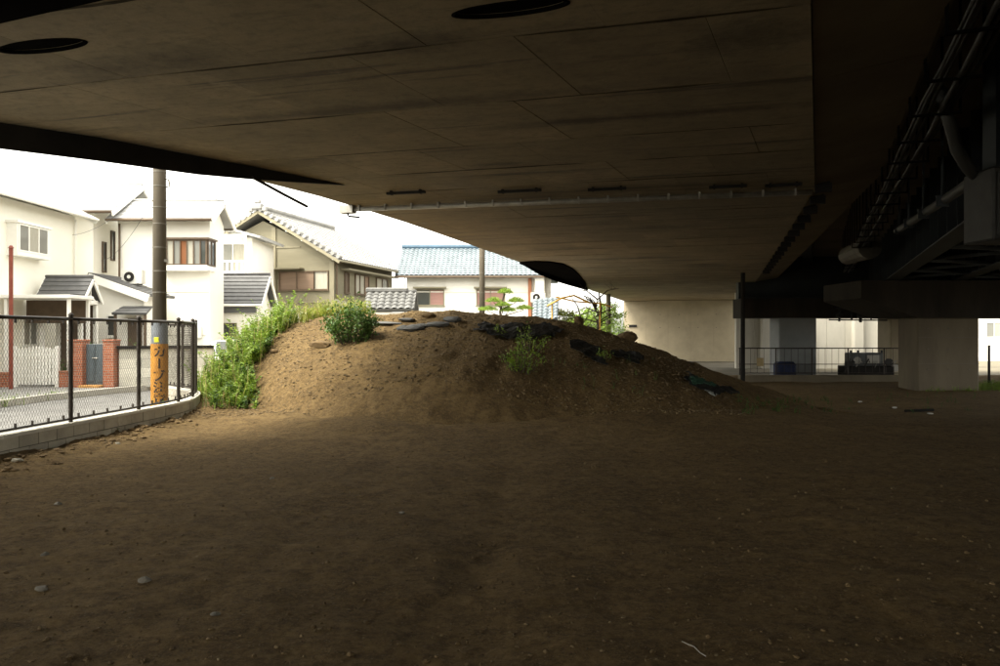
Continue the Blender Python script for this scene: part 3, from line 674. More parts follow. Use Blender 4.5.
for t in (.25, .5, .75, .95):
    c = P(968, 184, 11.8).lerp(P(897, 231, 20), t); m = MB(); m.obox(c, V2, U2, Z, .1, .03, .1); m.bar(c, c + Z * (6.24 - c.z), .04, .04, U2); part(m, 'pipe_bracket', STEEL, rpip)

# ------------------------------------------------------------------ block wall and chain-link fence
bw = thing('block_wall', 'low concrete block wall curving along the street under the fence', 'wall', (-6.45, 11, 0))
WT = .37
def wallpiece(s0, s1, z0, z1, th):
    m = MB(); k = 3; vs = []
    for i in range(k):
        p, d = fat(s0 + (s1 - s0) * i / (k - 1)); nrm = Vector((d.y, -d.x, 0))
        vs += [p + nrm * th / 2 + Z * z0, p - nrm * th / 2 + Z * z0, p - nrm * th / 2 + Z * z1, p + nrm * th / 2 + Z * z1]
    fs = [(0, 1, 2, 3), (8, 11, 10, 9)]
    for i in range(k - 1):
        for j in range(4): fs.append((i * 4 + j, i * 4 + (j + 1) % 4, i * 4 + 4 + (j + 1) % 4, i * 4 + 4 + j))
    m.add(vs, fs); return m
SL = FA[-1] - .05
MORT = mat('dark_mortar', (.10, .09, .07), .95, .2, 4, .1, 30)
for k in range(24): part(wallpiece(SL * k / 24, SL * (k + 1) / 24, -.15, WT - .05, .125), 'mortar_core', MORT, bw)
random.seed(5)
for c_, (z0, z1) in enumerate(((-.16, .160), (.172, WT - .045))):
    s = 3.5 - .2 * c_
    while s < SL - .4:
        w = .392; th = .15 + random.uniform(-.004, .004)
        part(wallpiece(s, s + w - .012, z0, z1, th), 'block', BLOCK, bw); s += w
s = 3.3
while s < SL - .5:
    part(wallpiece(s, s + .795, WT - .041, WT + .004, .165), 'cap_block', CAPC, bw); s += .8
cf = thing('chain_link_fence', 'dark brown chain-link fence standing on the curved block wall', 'fence', (-6.45, 11, WT))
ZT, ZB = WT + 1.56, WT + .07
ctrl_s = []
for p in FP:
    i = min(range(len(FS)), key=lambda k: (FS[k] - p).length); ctrl_s.append(FA[i])
ctrl_s = ctrl_s[2:]
ctrl_s[-1] = SL - .1
for s in ctrl_s:
    p, d = fat(s); m = MB(); m.tube([p + Z * (WT + .004), p + Z * (ZT + .03)], .032, 10); o = part(m, 'post', FENCEM, cf, smooth=False)
    m = MB(); m.tube([p + Z * (ZT + .03), p + Z * (ZT + .05), p + Z * (ZT + .075)], [.04, .036, .012], 10); part(m, 'post_cap', FENCEM, o)
def frail(z, r, s0, s1):
    n = max(2, int((s1 - s0) / .25)); m = MB(); m.tube([fat(s0 + (s1 - s0) * i / n)[0] + Z * z for i in range(n + 1)], r, 8); return m
for s0, s1 in zip(ctrl_s, ctrl_s[1:]):
    part(frail(ZT - .02, .026, s0 + .03, s1 - .03), 'top_rail', FENCEM, cf, smooth=True)
    part(frail(ZB - .02, .018, s0 + .03, s1 - .03), 'bottom_rail', FENCEM, cf, smooth=True)
    # wire mesh: diagonal wires both ways, following the curve of the bay
    m = MB(); H = ZT - ZB - .03; pitch = .058; a = s0 - H
    def wire(sa, sgn):
        pts = []
        n = 5
        for i in range(n + 1):
            h = H * i / n; s = sa + h * sgn * .62
            pts.append((s, ZB + h))
        # clip to the bay
        out = []
        for (sa_, za), (sb_, zb) in zip(pts, pts[1:]):
            if max(sa_, sb_) < s0 + .03 or min(sa_, sb_) > s1 - .03: continue
            for q in ((sa_, za), (sb_, zb)):
                if not out or abs(out[-1][1] - q[1]) > 1e-6: out.append(q)
        if len(out) < 2: return
        out = [(min(max(s, s0 + .02), s1 - .02), z) for s, z in out]
        m.tube([fat(s)[0] + Z * z for s, z in out], .0021, 3, cap=False)
    s = s0 - H * .62
    while s < s1: wire(s, 1); s += pitch
    s = s0
    while s < s1 + H * .62: wire(s, -1); s += pitch
    part(m, 'wire_mesh', FENCEM, cf, fix=False)
    for k in range(5):
        p, d = fat(s0 + (s1 - s0) * (k + .5) / 5)
        m = MB(); m.obox(p + Z * (ZT - .065), d, d.cross(Z), Z, .012, .012, .03); part(m, 'wire_clip', FENCEM, cf)
        m = MB(); m.obox(p + Z * (ZB + .02), d, d.cross(Z), Z, .012, .012, .03); part(m, 'wire_clip', FENCEM, cf)

# ------------------------------------------------------------------ utility poles
def pole(label, x, y, r0, r1, h, bands, z0=0.0):
    t = thing('utility_pole', label, 'utility pole', (x, y, z0), 'utility poles')
    m = MB(); m.tube([(x, y, z0 - .2), (x, y, z0 + h)], [r0, r1], 20); o = part(m, 'shaft', POLEC, t, smooth=True)
    for z in bands:
        r = r0 + (r1 - r0) * z / h; m = MB(); m.tube([(x, y, z0 + z), (x, y, z0 + z + .02)], r + .006, 20); part(m, 'steel_band', BANDM, t)
    return t
PX1, PY1 = -7.22, 16.5
up = pole('grey concrete utility pole with yellow lettered sleeve at its foot', PX1, PY1, .145, .12, 10, (2.55, 3.0, 3.5, 4.0, 4.35, 4.8, 5.1))
m = MB(); m.tube([(PX1, PY1, 1.46), (PX1, PY1, 1.96)], .166, 24); part(m, 'grey_wrap', GREYW, up, smooth=False)
m = MB(); m.tube([(PX1, PY1, .12), (PX1, PY1, 1.47)], .175, 24); sl = part(m, 'yellow_sleeve', YEL, up, smooth=False)
ang0 = math.atan2(-PY1, -PX1) - .03          # face the dirt lot
tx = bpy.data.curves.new('t', 'FONT'); zc = 1.31
for i, ch in enumerate('カーブ注意'):
    tx.body = ch; tx.size = .26; tx.align_x = 'CENTER'; tx.align_y = 'CENTER'; tx.fill_mode = 'BOTH'; tx.offset = .006; tx.resolution_u = 4
    to = bpy.data.objects.new('t', tx); COL.objects.link(to)
    bpy.context.view_layer.update(); me = bpy.data.meshes.new_from_object(to.evaluated_get(bpy.context.evaluated_depsgraph_get())); bpy.data.objects.remove(to)
    bm = bmesh.new(); bm.from_mesh(me)
    xsv = [v.co.x for v in bm.verts]; ysv = [v.co.y for v in bm.verts]; cx = (min(xsv) + max(xsv)) / 2; cy = (min(ysv) + max(ysv)) / 2
    for v in bm.verts:
        u_, w_ = v.co.x - cx, v.co.y - cy
        if ch == 'ー': u_, w_ = w_, -u_      # long-vowel bar stands upright in vertical writing
        w_ *= .95
        an = ang0 + u_ / .178; v.co = (PX1 + .1785 * math.cos(an) - PX1, PY1 + .1785 * math.sin(an) - PY1, zc - i * .25 + w_)
    bmesh.ops.recalc_face_normals(bm, faces=bm.faces)
    bm.to_mesh(me); bm.free(); me.materials.clear(); me.materials.append(INK); lo = bpy.data.objects.new('lettering', me); COL.objects.link(lo); lo.parent = up
m = MB()
for da in np.linspace(-.22, .22, 5):
    an = ang0 - .35 + da; c = Vector((PX1 + .169 * math.cos(an), PY1 + .169 * math.sin(an), 1.56)); m.obox(c, Vector((-math.sin(an), math.cos(an), 0)), Vector((math.cos(an), math.sin(an), 0)), Z, .0095, .003, .05)
part(m, 'tape_patch', TAPE, up)
m = MB(); m.tube([(PX1 + .13, PY1, 4.98), (PX1 + .2, PY1 - .02, 4.95), (PX1 + .22, PY1, 4.82), (PX1 + .15, PY1, 4.8)], .02, 6); part(m, 'step_bolt', GALV, up)
m = MB(); m.tube([(PX1 + .12, PY1, 3.2), (PX1 + .12, PY1, 3.26)], .06, 6); part(m, 'step_bolt', GALV, up)
pole('concrete utility pole rising behind the mound before the blue-tiled house', -.90, 39.0, .155, .13, 11, (3.6, 4.6, 5.4), .1)
pole('thin utility pole beyond the bare tree next to the wall pier', 8.35, 60.0, .2, .16, 12, (4,), -.6)
pole('slim dark utility pole between blue-tiled house and bare tree', 1.55, 52.0, .24, .2, 12, (3.8,), .1)

# ------------------------------------------------------------------ house kit
def wall_prism(root, name, m, x0, x1, y0, y1, z0, z1, ridge=None, axis='x', M=None, rpos=None):
    """box wall, optionally with gable ends; axis = direction of the ridge"""
    mb = MB(M)
    if ridge is None: mb.box(x0, x1, y0, y1, z0, z1)
    elif axis == 'x':
        c = (y0 + y1) / 2 if rpos is None else rpos
        mb.poly([(x0, y0, z0), (x0, y1, z0), (x0, y1, z1), (x0, c, ridge), (x0, y0, z1)], (x1 - x0, 0, 0))
    else:
        c = (x0 + x1) / 2 if rpos is None else rpos
        mb.poly([(x0, y0, z0), (x1, y0, z0), (x1, y0, z1), (c, y0, ridge), (x0, y0, z1)], (0, y1 - y0, 0))
    return part(mb, name, m, root)
def slope(mb, r0, r1, e0, e1, th=.06, wave=0, pitch=.3, course=.3, step=.02):
    """roof slope from ridge r0-r1 to eave e0-e1, laid in courses; wave > 0 gives pan tiles"""
    r0, r1, e0, e1 = map(Vector, (r0, r1, e0, e1))
    nrm = (r1 - r0).cross(e0 - r0).normalized()
    if nrm.z < 0: nrm = -nrm
    L = (r1 - r0).length; D = (e0 - r0).length; nc = max(1, int(D / course)); nw = max(1, int(L / pitch) * 6) if wave else 1
    vs = []; fs = []
    rows = []
    for c in range(nc):
        rows.append((c / nc, 0.0)); rows.append(((c + 1) / nc - 1e-4, step))
    for (t, h) in rows:
        a = r0.lerp(e0, t); b = r1.lerp(e1, t)
        for i in range(nw + 1):
            s = i / nw; w = wave * (abs(math.sin(math.pi * s * L / pitch)) if wave else 0)
            vs.append(a.lerp(b, s) + nrm * (h + w))
    k = nw + 1
    for r in range(len(rows) - 1):
        for i in range(nw): fs.append((r * k + i, r * k + i + 1, (r + 1) * k + i + 1, (r + 1) * k + i))
    mb.add(vs, fs)
    d = nrm * th
    q = [r0 - nrm * .004, r1 - nrm * .004, e1 - nrm * .004, e0 - nrm * .004]
    mb.add(q + [p - d for p in q], [(0, 3, 2, 1), (4, 5, 6, 7), (0, 1, 5, 4), (1, 2, 6, 5), (2, 3, 7, 6), (3, 0, 4, 7)])
    f = [e0, e1, e1 + nrm * step, e0 + nrm * step]; mb.add(f, [(0, 1, 2, 3)])
def gable_roof(root, m, x0, x1, y0, y1, ze, zr, axis='x', rpos=None, M=None, wave=0, trim=None, trimw=.16, ridge_m=None, gut=None, **k):
    mb = MB(M)
    if axis == 'x':
        c = (y0 + y1) / 2 if rpos is None else rpos
        s = [((x0, c, zr), (x1, c, zr), (x0, y0, ze), (x1, y0, ze)), ((x0, c, zr), (x1, c, zr), (x0, y1, ze), (x1, y1, ze))]
    else:
        c = (x0 + x1) / 2 if rpos is None else rpos
        s = [((c, y0, zr), (c, y1, zr), (x0, y0, ze), (x0, y1, ze)), ((c, y0, zr), (c, y1, zr), (x1, y0, ze), (x1, y1, ze))]
    for q in s: slope(mb, *q, wave=wave, **k)
    ro = part(mb, 'roof', m, root, fix=False)
    # ridge cap
    rc = MB(M); a, b = Vector(s[0][0]), Vector(s[0][1])
    rc.tube([a + Z * .03, b + Z * .03], .09 if wave else .05, 8); 
    part(rc, 'ridge_cap', ridge_m or m, root, smooth=True)
    if trim:
        for q in s:
            for end, sg in ((0, -1), (1, 1)):
                a = Vector(q[end]); e = Vector(q[end + 2]); ax = (Vector(q[1]) - Vector(q[0])).normalized() * sg
                t = MB(M); dv = (e - a); t.bar(a + ax * .012 - Z * (trimw / 2 + .045), e + ax * .012 - Z * (trimw / 2 + .045), .05, trimw); part(t, 'bargeboard', trim, root)
            e0, e1 = Vector(q[2]), Vector(q[3]); t = MB(M); out = (e0 - Vector(q[0])); out.z = 0; out.normalize()
            t.tube([e0 + out * .05 - Z * .06, e1 + out * .05 - Z * .06], .05, 8); part(t, 'gutter', gut or trim, root, smooth=True)
    return ro
def window(root, c, ax, w, h, panes=2, frame=TRIM, glass=(GLASS,), proud=.05, fw=.05, nm='window', sill=True):
    """c = centre on the wall face, ax = horizontal unit vector; normal points to the viewer's side"""
    c = Vector(c); ax = Vector(ax).normalized(); n = ax.cross(Z).normalized()
    m = MB(); hw, hh = w / 2, h / 2
    for s in (-1, 1):
        m.obox(c + ax * s * (hw - fw / 2) + n * proud / 2, ax, n, Z, fw / 2, proud / 2, hh)
        m.obox(c + Z * s * (hh - fw / 2) + n * proud / 2, ax, n, Z, hw - fw, proud / 2, fw / 2)
    for i in range(1, panes):
        m.obox(c + ax * (-hw + w * i / panes) + n * proud / 2, ax, n, Z, fw * .4, proud * .45, hh - fw)
    if sill: m.obox(c - Z * (hh + .02) + n * (proud * .7), ax, n, Z, hw + .05, proud * .7, .02)
    wo_ = part(m, nm, frame, root)
    off = wo_.parent.location
    for i in range(panes):
        g = MB(); g.obox(c + ax * (-hw + w * (i + .5) / panes) + n * .012, ax, n, Z, w / panes / 2 - fw * .42, .006, hh - fw * .98)
        go = g.build('pane', glass[i % len(glass)]); go.data.transform(Matrix.Translation(-Vector(off))); go.parent = wo_
    return wo_
def aircon(label, c, ax, s=1.0):
    c = Vector(c); ax = Vector(ax).normalized(); n = ax.cross(Z)
    t = thing('air_conditioner', label, 'air conditioner', tuple(c), 'outdoor air conditioner units')
    m = MB(); m.obox(c + Z * .3 * s, ax, n, Z, .4 * s, .15 * s, .27 * s); part(m, 'casing', ACW, t)
    k = c + Z * .3 * s + n * .155 * s - ax * .1 * s; m = MB(); m.tube([k, k + n * .02], .2 * s, 16); part(m, 'fan_guard', DARKPL, t)
    m = MB(); m.tube([k + n * .02, k + n * .035], .07 * s, 10); part(m, 'fan_hub', ACW, t)
    for sx in (-.25, .25): m = MB(); m.obox(c + ax * sx * s + Z * .015, ax, n, Z, .04, .17 * s, .02); part(m, 'foot', DARKPL, t)
    return t
XA = Vector((1, 0, 0)); YA = Vector((0, 1, 0))

# --- house A: cream two-storey house at the left, long side facing the street
hA = thing('house', 'cream two-storey house with small box window at far left', 'house', (-17, 22, .15))
wall_prism(hA, 'wall', CREAM, -21.5, -14.7, 12, 26.9, .1, 5.72, 7.4, 'y', rpos=-18.2)
gable_roof(hA, ROOFP, -22.1, -14.15, 11.5, 27.3, 5.72, 7.75, 'y', rpos=-18.2, trim=TRIM, course=.35)
o = part(MB().box(-14.75, -14.35, 23.15, 24.85, 4.02, 4.14), 'window_shelf', TRIM, hA); part(MB().box(-14.75, -14.32, 23.1, 24.9, 5.0, 5.07), 'window_hood', TRIM, hA)
for yy in (23.2, 24.8): part(MB().box(-14.72, -14.38, yy - .03, yy + .03, 4.14, 5.0), 'window_cheek', TRIM, hA)
window(hA, (-14.40, 24.0, 4.57), YA, 1.52, .84, 3, TRIM, (GLASS, CURT, GLASS), .04, .05, sill=False)
window(hA, (-14.7, 21.9, 1.95), YA, .8, .8, 2, BROWNT, (GLASS, CURT)); window(hA, (-14.7, 24.3, 1.75), YA, .75, .9, 2, TRIM, (CURT, GLASS)); window(hA, (-14.7, 19.2, 1.8), YA, 1.6, 1.2, 2, BROWNT, (GLASS, CURT))
m = MB(); m.tube([(-14.62, 26.8, .1), (-14.62, 26.8, 5.6)], .035, 8); part(m, 'downpipe', TRIM, hA)
# porch canopy with dark slate gable roof
pc = thing('porch', 'small porch with dark slate gable roof and white truss', 'porch', (-13.6, 24.8, .15))
gable_roof(pc, ROOFD, -14.45, -12.95, 24.15, 25.35, 2.74, 3.47, 'x', trim=TRIM, trimw=.1, course=.16, step=.025)
for (x, y) in ((-13.1, 24.3), (-13.1, 25.2), (-14.3, 24.3), (-14.3, 25.2)): m = MB(); m.bbox(x - .06, x + .06, y - .06, y + .06, .1, 2.72, .01); part(m, 'porch_post', TRIM, pc)
m = MB(); m.box(-13.06, -13.02, 24.3, 25.2, 2.62, 2.74); m.bar((-13.04, 24.75, 2.66), (-13.04, 24.75, 3.35), .07, .03, YA); m.bar((-13.04, 24.75, 2.9), (-13.04, 24.45, 2.72), .05, .03); m.bar((-13.04, 24.75, 2.9), (-13.04, 25.05, 2.72), .05, .03); part(m, 'gable_truss', TRIM, pc)
m = MB(); m.box(-14.40, -13.2, 25.22, 25.27, .1, 2.6); part(m, 'dark_screen', BROWNT, pc)
# carport canopy
cp = thing('carport', 'flat white carport canopy in front of the cream house', 'carport', (-13.6, 23.4, .15))
m = MB(); m.bbox(-14.66, -12.55, 22.7, 24.05, 2.72, 2.82, .01); part(m, 'canopy', TRIM, cp)
for (x, y) in ((-12.66, 22.85), (-12.66, 23.9), (-14.5, 22.85)): m = MB(); m.bbox(x - .045, x + .045, y - .045, y + .045, .1, 2.73, .008); part(m, 'carport_post', TRIM, cp)
m = MB(); m.box(-14.6, -12.75, 23.98, 24.02, 2.0, 2.71); part(m, 'dark_awning', BROWNT, cp)
# red post
m = MB(); a = P(11, 333, 21.5); m.tube([(a.x, 21.5, .1), (a.x, 21.5, 4.05)], .055, 10); m.tube([(a.x, 21.5, 4.05), (a.x, 21.5, 4.12)], [.075, .03], 10); o = m.build('red_post', REDP); tag(o, 'slender rust red post in front of the cream house', 'post')

# --- house B: white house with broad pale roof and right-hand gable
hB = thing('house', 'white two-storey house with broad pale slate roof and tall slit windows', 'house', (-18, 30, .15))
wall_prism(hB, 'wall', CREAM2, -23, -14.9, 28.5, 32.5, .1, 6.1, 7.2, 'x')
gable_roof(hB, ROOFP, -23.5, -14.0, 28.05, 32.95, 6.12, 7.5, 'x', trim=TRIM, gut=BROWNT, course=.35)
window(hB, (-14.9, 29.25, 4.55), YA, .3, 1.15, 1, BROWNT, (GLASSD,), sill=False); window(hB, (-14.9, 29.9, 5.05), YA, .3, 1.15, 1, BROWNT, (GLASSD,), sill=False)
window(hB, (-16.6, 28.5, 4.6), XA, 1.0, 1.0, 2, TRIM, (GLASS, CURT))
# entrance annex under a lean-to roof
an = thing('entrance_annex', 'white entrance annex with sloping grey roof and brown door', 'annex', (-12.8, 27.5, .15))
wall_prism(an, 'wall', CREAM2, -13.75, -12.2, 26.65, 28.4, .1, 3.0)
m = MB(); m.poly([(-13.75, 26.64, 3.0), (-12.2, 26.64, 3.0), (-13.75, 26.64, 3.62)], (0, 1.77, 0)); part(m, 'gable_infill', CREAM2, an)
m = MB(); slope(m, (-13.95, 26.35, 3.76), (-13.95, 28.5, 3.76), (-11.9, 26.35, 3.02), (-11.9, 28.5, 3.02), .08, course=.2); part(m, 'roof', ROOFD, an, fix=False)
m = MB(); m.bar((-13.95, 26.34, 3.60), (-11.9, 26.34, 2.87), .05, .26); part(m, 'bargeboard', TRIM, an)
m = MB(); m.bbox(-12.75, -12.05, 26.3, 26.66, .1, .28, .02); part(m, 'door_step', KERB, an)
m = MB(); m.box(-12.72, -12.25, 26.58, 26.645, .28, 2.2); dr = part(m, 'door', BROWNT, an)
m = MB(); m.box(-12.36, -12.33, 26.54, 26.58, 1.1, 1.35); o = part(m, 'door_handle', GALV, an)
m = MB(); slope(m, (-12.9, 26.64, 2.62), (-11.9, 26.64, 2.62), (-12.98, 26.0, 2.36), (-11.82, 26.0, 2.36), .05, course=.2); part(m, 'door_canopy', ROOFD, an, fix=False)
for x in (-12.9, -11.9): m = MB(); m.bbox(x - .04, x + .04, 26.05, 26.13, .1, 2.34, .008); part(m, 'canopy_post', BROWNT, an)
window(an, (-13.3, 26.65, 1.95), XA, .32, .75, 1, TRIM, (GLASSD,))
aircon('white air conditioner unit on the sloping annex roof', (-13.05, 27.7, 3.42), XA, .9)

# --- house C: white house with corner bay window
hC = thing('house', 'white house with brown-framed corner bay window and right gable', 'house', (-12.4, 29.6, .15))
wall_prism(hC, 'wall', WHITEW, -14.2, -10.78, 28.9, 30.35, .1, 5.85, 6.5, 'x')
gable_roof(hC, ROOFP, -14.35, -10.5, 28.35, 30.85, 5.88, 6.72, 'x', trim=TRIM, gut=BROWNT, course=.3)
m = MB(); m.tube([(-14.1, 28.82, .1), (-14.1, 28.82, 5.75)], .04, 8); part(m, 'downpipe', BROWNT, hC)
for z in (1.6, 3.2): m = MB(); m.box(-14.19, -10.79, 28.885, 28.899, z, z + .012); part(m, 'siding_joint', CURT, hC)
m = MB(); m.bbox(-11.35, -11.05, 28.78, 28.895, 1.5, 1.95, .02); part(m, 'meter_box', ACW, hC)
bx0, bx1, by = -12.5, -10.72, 28.5
m = MB(); m.bbox(bx0, bx1, by, 29.3, 3.98, 4.18, .02); part(m, 'bay_base', TRIM, hC)
m = MB(); m.poly([(bx0 - .03, by - .05, 5.14), (bx1 + .05, by - .05, 5.14), (bx1 + .05, 29.4, 5.14), (bx0 - .03, 29.4, 5.14)], (0, 0, .06)); part(m, 'bay_roof', BROWNT, hC)
m = MB(); m.box(bx0 + .05, bx1 - .05, by + .08, 29.25, 4.18, 5.14); part(m, 'bay_interior', CURT, hC)
window(hC, ((bx0 + bx1) / 2, by + .075, 4.66), XA, bx1 - bx0 - .06, .95, 7, BROWNT, (GLASS, CURT, GLASS, ORANGE, CURT, GLASS, GLASSD), .06, .05, 'bay_window', False)
window(hC, (bx1 - .045, by + .47, 4.66), YA, .75, .95, 2, BROWNT, (GLASS, GLASSD), .05, .05, 'bay_window', False)
# rear wing with balcony
wg = thing('rear_wing', 'set-back white wing with lattice balcony behind bay window house', 'annex', (-12, 36, .15))
wall_prism(wg, 'wall', CREAM2, -12.8, -11.05, 34.7, 38, .1, 5.95)
m = MB(); slope(m, (-12.9, 34.2, 6.6), (-12.9, 38, 6.6), (-10.55, 34.2, 5.98), (-10.55, 38, 5.98), .1, course=.3); part(m, 'roof', ROOFP, wg, fix=False)
m = MB(); m.box(-12.8, -11.0, 33.75, 34.7, 3.98, 4.12); part(m, 'balcony_floor', TRIM, wg)
window(wg, (-11.9, 34.7, 5.05), XA, 1.2, 1.3, 2, TRIM, (GLASS, CURT))
m = MB(); m.box(-12.8, -11.0, 33.75, 33.8, 4.78, 4.86); m.box(-12.8, -11.0, 33.75, 33.8, 4.16, 4.22); part(m, 'balcony_rail', TRIM, wg)
for i in range(9): m = MB(); x = -12.75 + i * .215; m.box(x, x + .09, 33.76, 33.79, 4.22, 4.78); part(m, 'balcony_slat', TRIM, wg)
for i in range(5): m = MB(); y = 33.85 + i * .18; m.box(-11.03, -11.0, y, y + .09, 4.14, 4.82); part(m, 'balcony_slat', TRIM, wg)
for x in (-12.75, -11.05): m = MB(); m.bbox(x - .05, x + .05, 33.76, 33.86, 4.1, 6.0, .01); part(m, 'balcony_post', TRIM, wg)
m = MB(); m.box(-12.8, -11.0, 33.77, 33.85, 5.85, 5.99); part(m, 'lintel', CREAM2, wg)
for x in (-12.72, -11.08): m = MB(); m.box(x - .06, x + .06, 33.8, 33.92, .1, 3.98); part(m, 'balcony_support', TRIM, wg)
# --- D: low garage with dark slate roof
hD = thing('garage', 'low white garage with dark grey slate gable roof among weeds', 'garage', (-11, 32, .15))
wall_prism(hD, 'wall', WHITEW, -12.6, -9.75, 31.2, 33.0, .1, 2.85, 3.85, 'x')
gable_roof(hD, ROOFD, -12.8, -9.48, 30.9, 33.25, 2.86, 4.1, 'x', trim=TRIM, trimw=.16, course=.19, step=.03)
m = MB(); m.box(-12.6, -9.75, 31.05, 31.15, 2.5, 2.85); part(m, 'dark_fascia', ROOFD, hD)
window(hD, (-10.9, 31.2, 1.7), XA, .7, .8, 1, BROWNT, (GLASSD,))

# --- house E: old beige house with tiled roof, turned to the road
A15 = R(15); ME = Matrix.Translation((-11.95, 39.25, 0)) @ Matrix.Rotation(-A15, 4, 'Z')
def Ew(x, y, z): return ME @ Vector((x, y, z))
EX = (ME.to_3x3() @ XA); EY = (ME.to_3x3() @ YA)
hE = thing('house', 'old beige plastered house with grey tile roof and gable facing the mound', 'house', (-10.5, 42, .15))
wall_prism(hE, 'wall', BEIGE, -4.3, 3.95, 0, 7.2, .1, 5.42, 7.35, 'y', M=ME, rpos=0)
gable_roof(hE, ROOFT, -4.75, 4.45, -.45, 7.7, 5.25, 7.85, 'y', rpos=0, M=ME, wave=.05, pitch=.3, course=.26, step=.03, trim=TIMBER, trimw=.14)
for k in range(15):                                                   # verge tiles along both gable edges
    for sg in (-1, 1):
        t = (k + .5) / 15; m = MB(ME); m.tube([(sg * 4.55 * t, -.52, 7.86 - 2.6 * t + .06), (sg * 4.55 * t, -.2, 7.86 - 2.6 * t + .07)], .1, 8); part(m, 'verge_tile', ROOFT, hE)
m = MB(ME); m.bbox(-.28, .28, -.6, -.35, 7.85, 8.15, .05); m.bbox(-.18, .18, -.58, -.37, 8.15, 8.35, .05); m.bbox(-.5, -.25, -.56, -.4, 7.75, 7.98, .04); m.bbox(.25, .5, -.56, -.4, 7.75, 7.98, .04); part(m, 'ridge_end_tile', ROOFT, hE)
m = MB(ME); m.tube([(0, -.4, 8.02), (0, 7.6, 8.02)], .14, 8); part(m, 'ridge_tile', ROOFT, hE, smooth=True)
for x in (0.62, 3.83): m = MB(ME); m.box(x - .12, x + .12, -.06, -.005, .1, 7.0 if x < 1 else 5.2); part(m, 'timber_post', TIMBER, hE)
for z in (3.2, 5.95): m = MB(ME); w_ = 3.85 if z < 5.4 else 2.1; m.box(-w_, .49, -.035, -.004, z, z + .07); m.box(.75, min(w_, 3.7), -.035, -.004, z, z + .07); part(m, 'timber_band', TIMBER, hE)
m = MB(ME); m.box(-1.5, 2.3, -.5, -.005, 4.86, 4.93); part(m, 'window_hood', TIMBER, hE)
window(hE, Ew(1.9, 0, 4.3), EX, 2.0, .95, 2, BROWNT, (SHUT,), .07, .05); window(hE, Ew(3.25, 0, 4.3), EX, .8, .95, 1, BROWNT, (CURT,), .07, .05)
window(hE, Ew(-.7, 0, 4.2), EX, 1.2, 1.0, 2, BROWNT, (SHUT,), .07, .05)
m = MB(ME); m.box(3.96, 4.45, .6, 7.0, 4.85, 4.92); part(m, 'side_hood', TIMBER, hE)
for y_, w_, g_ in ((1.3, .5, (BROWNT,)), (3.1, 1.7, (CURT, CURT, SHUT)), (5.7, 1.6, (CURT, GLASS))):
    window(hE, Ew(3.95, y_, 4.25), EY, w_, 1.05, 3 if w_ > 1.65 else (2 if w_ > 1 else 1), BROWNT, g_, .07, .05)
m = MB(ME); m.tube([(4.02, .12, .1), (4.02, .12, 5.1), (4.4, -.1, 5.2)], .04, 8); part(m, 'downpipe', BROWNT, hE)
for k in range(5):
    m = MB(ME); t = .16 + k * .19; m.box(4.45 * t - .05, 4.45 * t + .05, -.44, .02, 7.6 - 2.55 * t, 7.7 - 2.55 * t); part(m, 'purlin_end', TRIM, hE)
# garden wall with white coping, and tiled gateway roof in front of house E
gw = thing('garden_wall', 'pale garden wall with white coping behind the mound crest', 'wall', (-7, 36, .15))
m = MB(); m.box(-9.4, -3.9, 36.0, 36.15, .1, 2.52); part(m, 'wall', WHITEW, gw)
m = MB(); m.bbox(-9.45, -3.85, 35.93, 36.22, 2.52, 2.66, .02); part(m, 'coping', TRIM, gw)
gt = thing('tiled_gateway', 'small gateway with curved grey tile roof beside the garden wall', 'gateway', (-5.1, 36.8, .15))
gable_roof(gt, GATET, -6.3, -3.95, 35.75, 37.9, 2.78, 3.62, 'x', wave=.09, pitch=.32, course=.27, step=.03)
m = MB(); m.bbox(-6.35, -4.35, 36.7, 36.95, 3.62, 3.84, .05); part(m, 'ridge_stack', GATET, gt)
for x in (-6.0, -4.25): m = MB(); m.bbox(x - .1, x + .1, 36.72, 36.92, .1, 3.5, .01); part(m, 'gate_post', BROWNT, gt)
m = MB(); slope(m, (-7.9, 37.2, 3.3), (-6.4, 37.2, 2.9), (-7.9, 36.2, 2.95), (-6.4, 36.2, 2.7), .05, wave=.05, course=.26); part(m, 'side_roof', GATET, gt, fix=False)

# --- house F: white house with blue tile roof
hF = thing('house', 'white house with blue glazed tile roof behind the mound', 'house', (-1.5, 47, .15))
wall_prism(hF, 'wall', WHITEW, -5.4, 2.95, 45, 50, .1, 4.9, 6.6, 'x')
gable_roof(hF, ROOFB, -6.0, 3.75, 44.4, 50.6, 4.98, 6.85, 'x', wave=.055, pitch=.27, course=.27, step=.03, ridge_m=RIDGEB)
m = MB(); m.bbox(-6.0, 3.75, 47.35, 47.65, 6.88, 7.08, .05); part(m, 'ridge_stack', RIDGEB, hF)
m = MB(); m.tube([(-6.0, 44.33, 4.9), (3.75, 44.33, 4.9)], .06, 8); part(m, 'gutter', BROWNT, hF)
for cx in (-4.05, -.55):
    window(hF, (cx, 45, 3.75), XA, 1.65, .95, 2, TIMBER, (GLASSD, PINKB) if cx < -2 else (PINKB, PINKB), .06, .06)
    m = MB(); m.box(cx - .95, cx + .95, 44.65, 44.99, 4.28, 4.36); part(m, 'window_hood', TIMBER, hF)
m = MB(); m.box(-5.4, 2.95, 44.96, 44.995, 4.05, 4.1); part(m, 'wall_band', CREAM, hF)
m = MB(); m.bbox(1.62, 1.82, 44.7, 44.94, .1, 4.85, .02); part(m, 'brick_chase', mat('brick_red_post', (.30, .13, .07), .8, .2, 3, .1, 30), hF)
m = MB(); m.bbox(2.0, 2.55, 44.4, 44.94, 4.0, 4.85, .03); part(m, 'meter_box', ACW, hF)
ln = thing('tiled_lean_to', 'lean-to shed with blue-grey pan tiles right of white house', 'shed', (2.5, 43, .15))
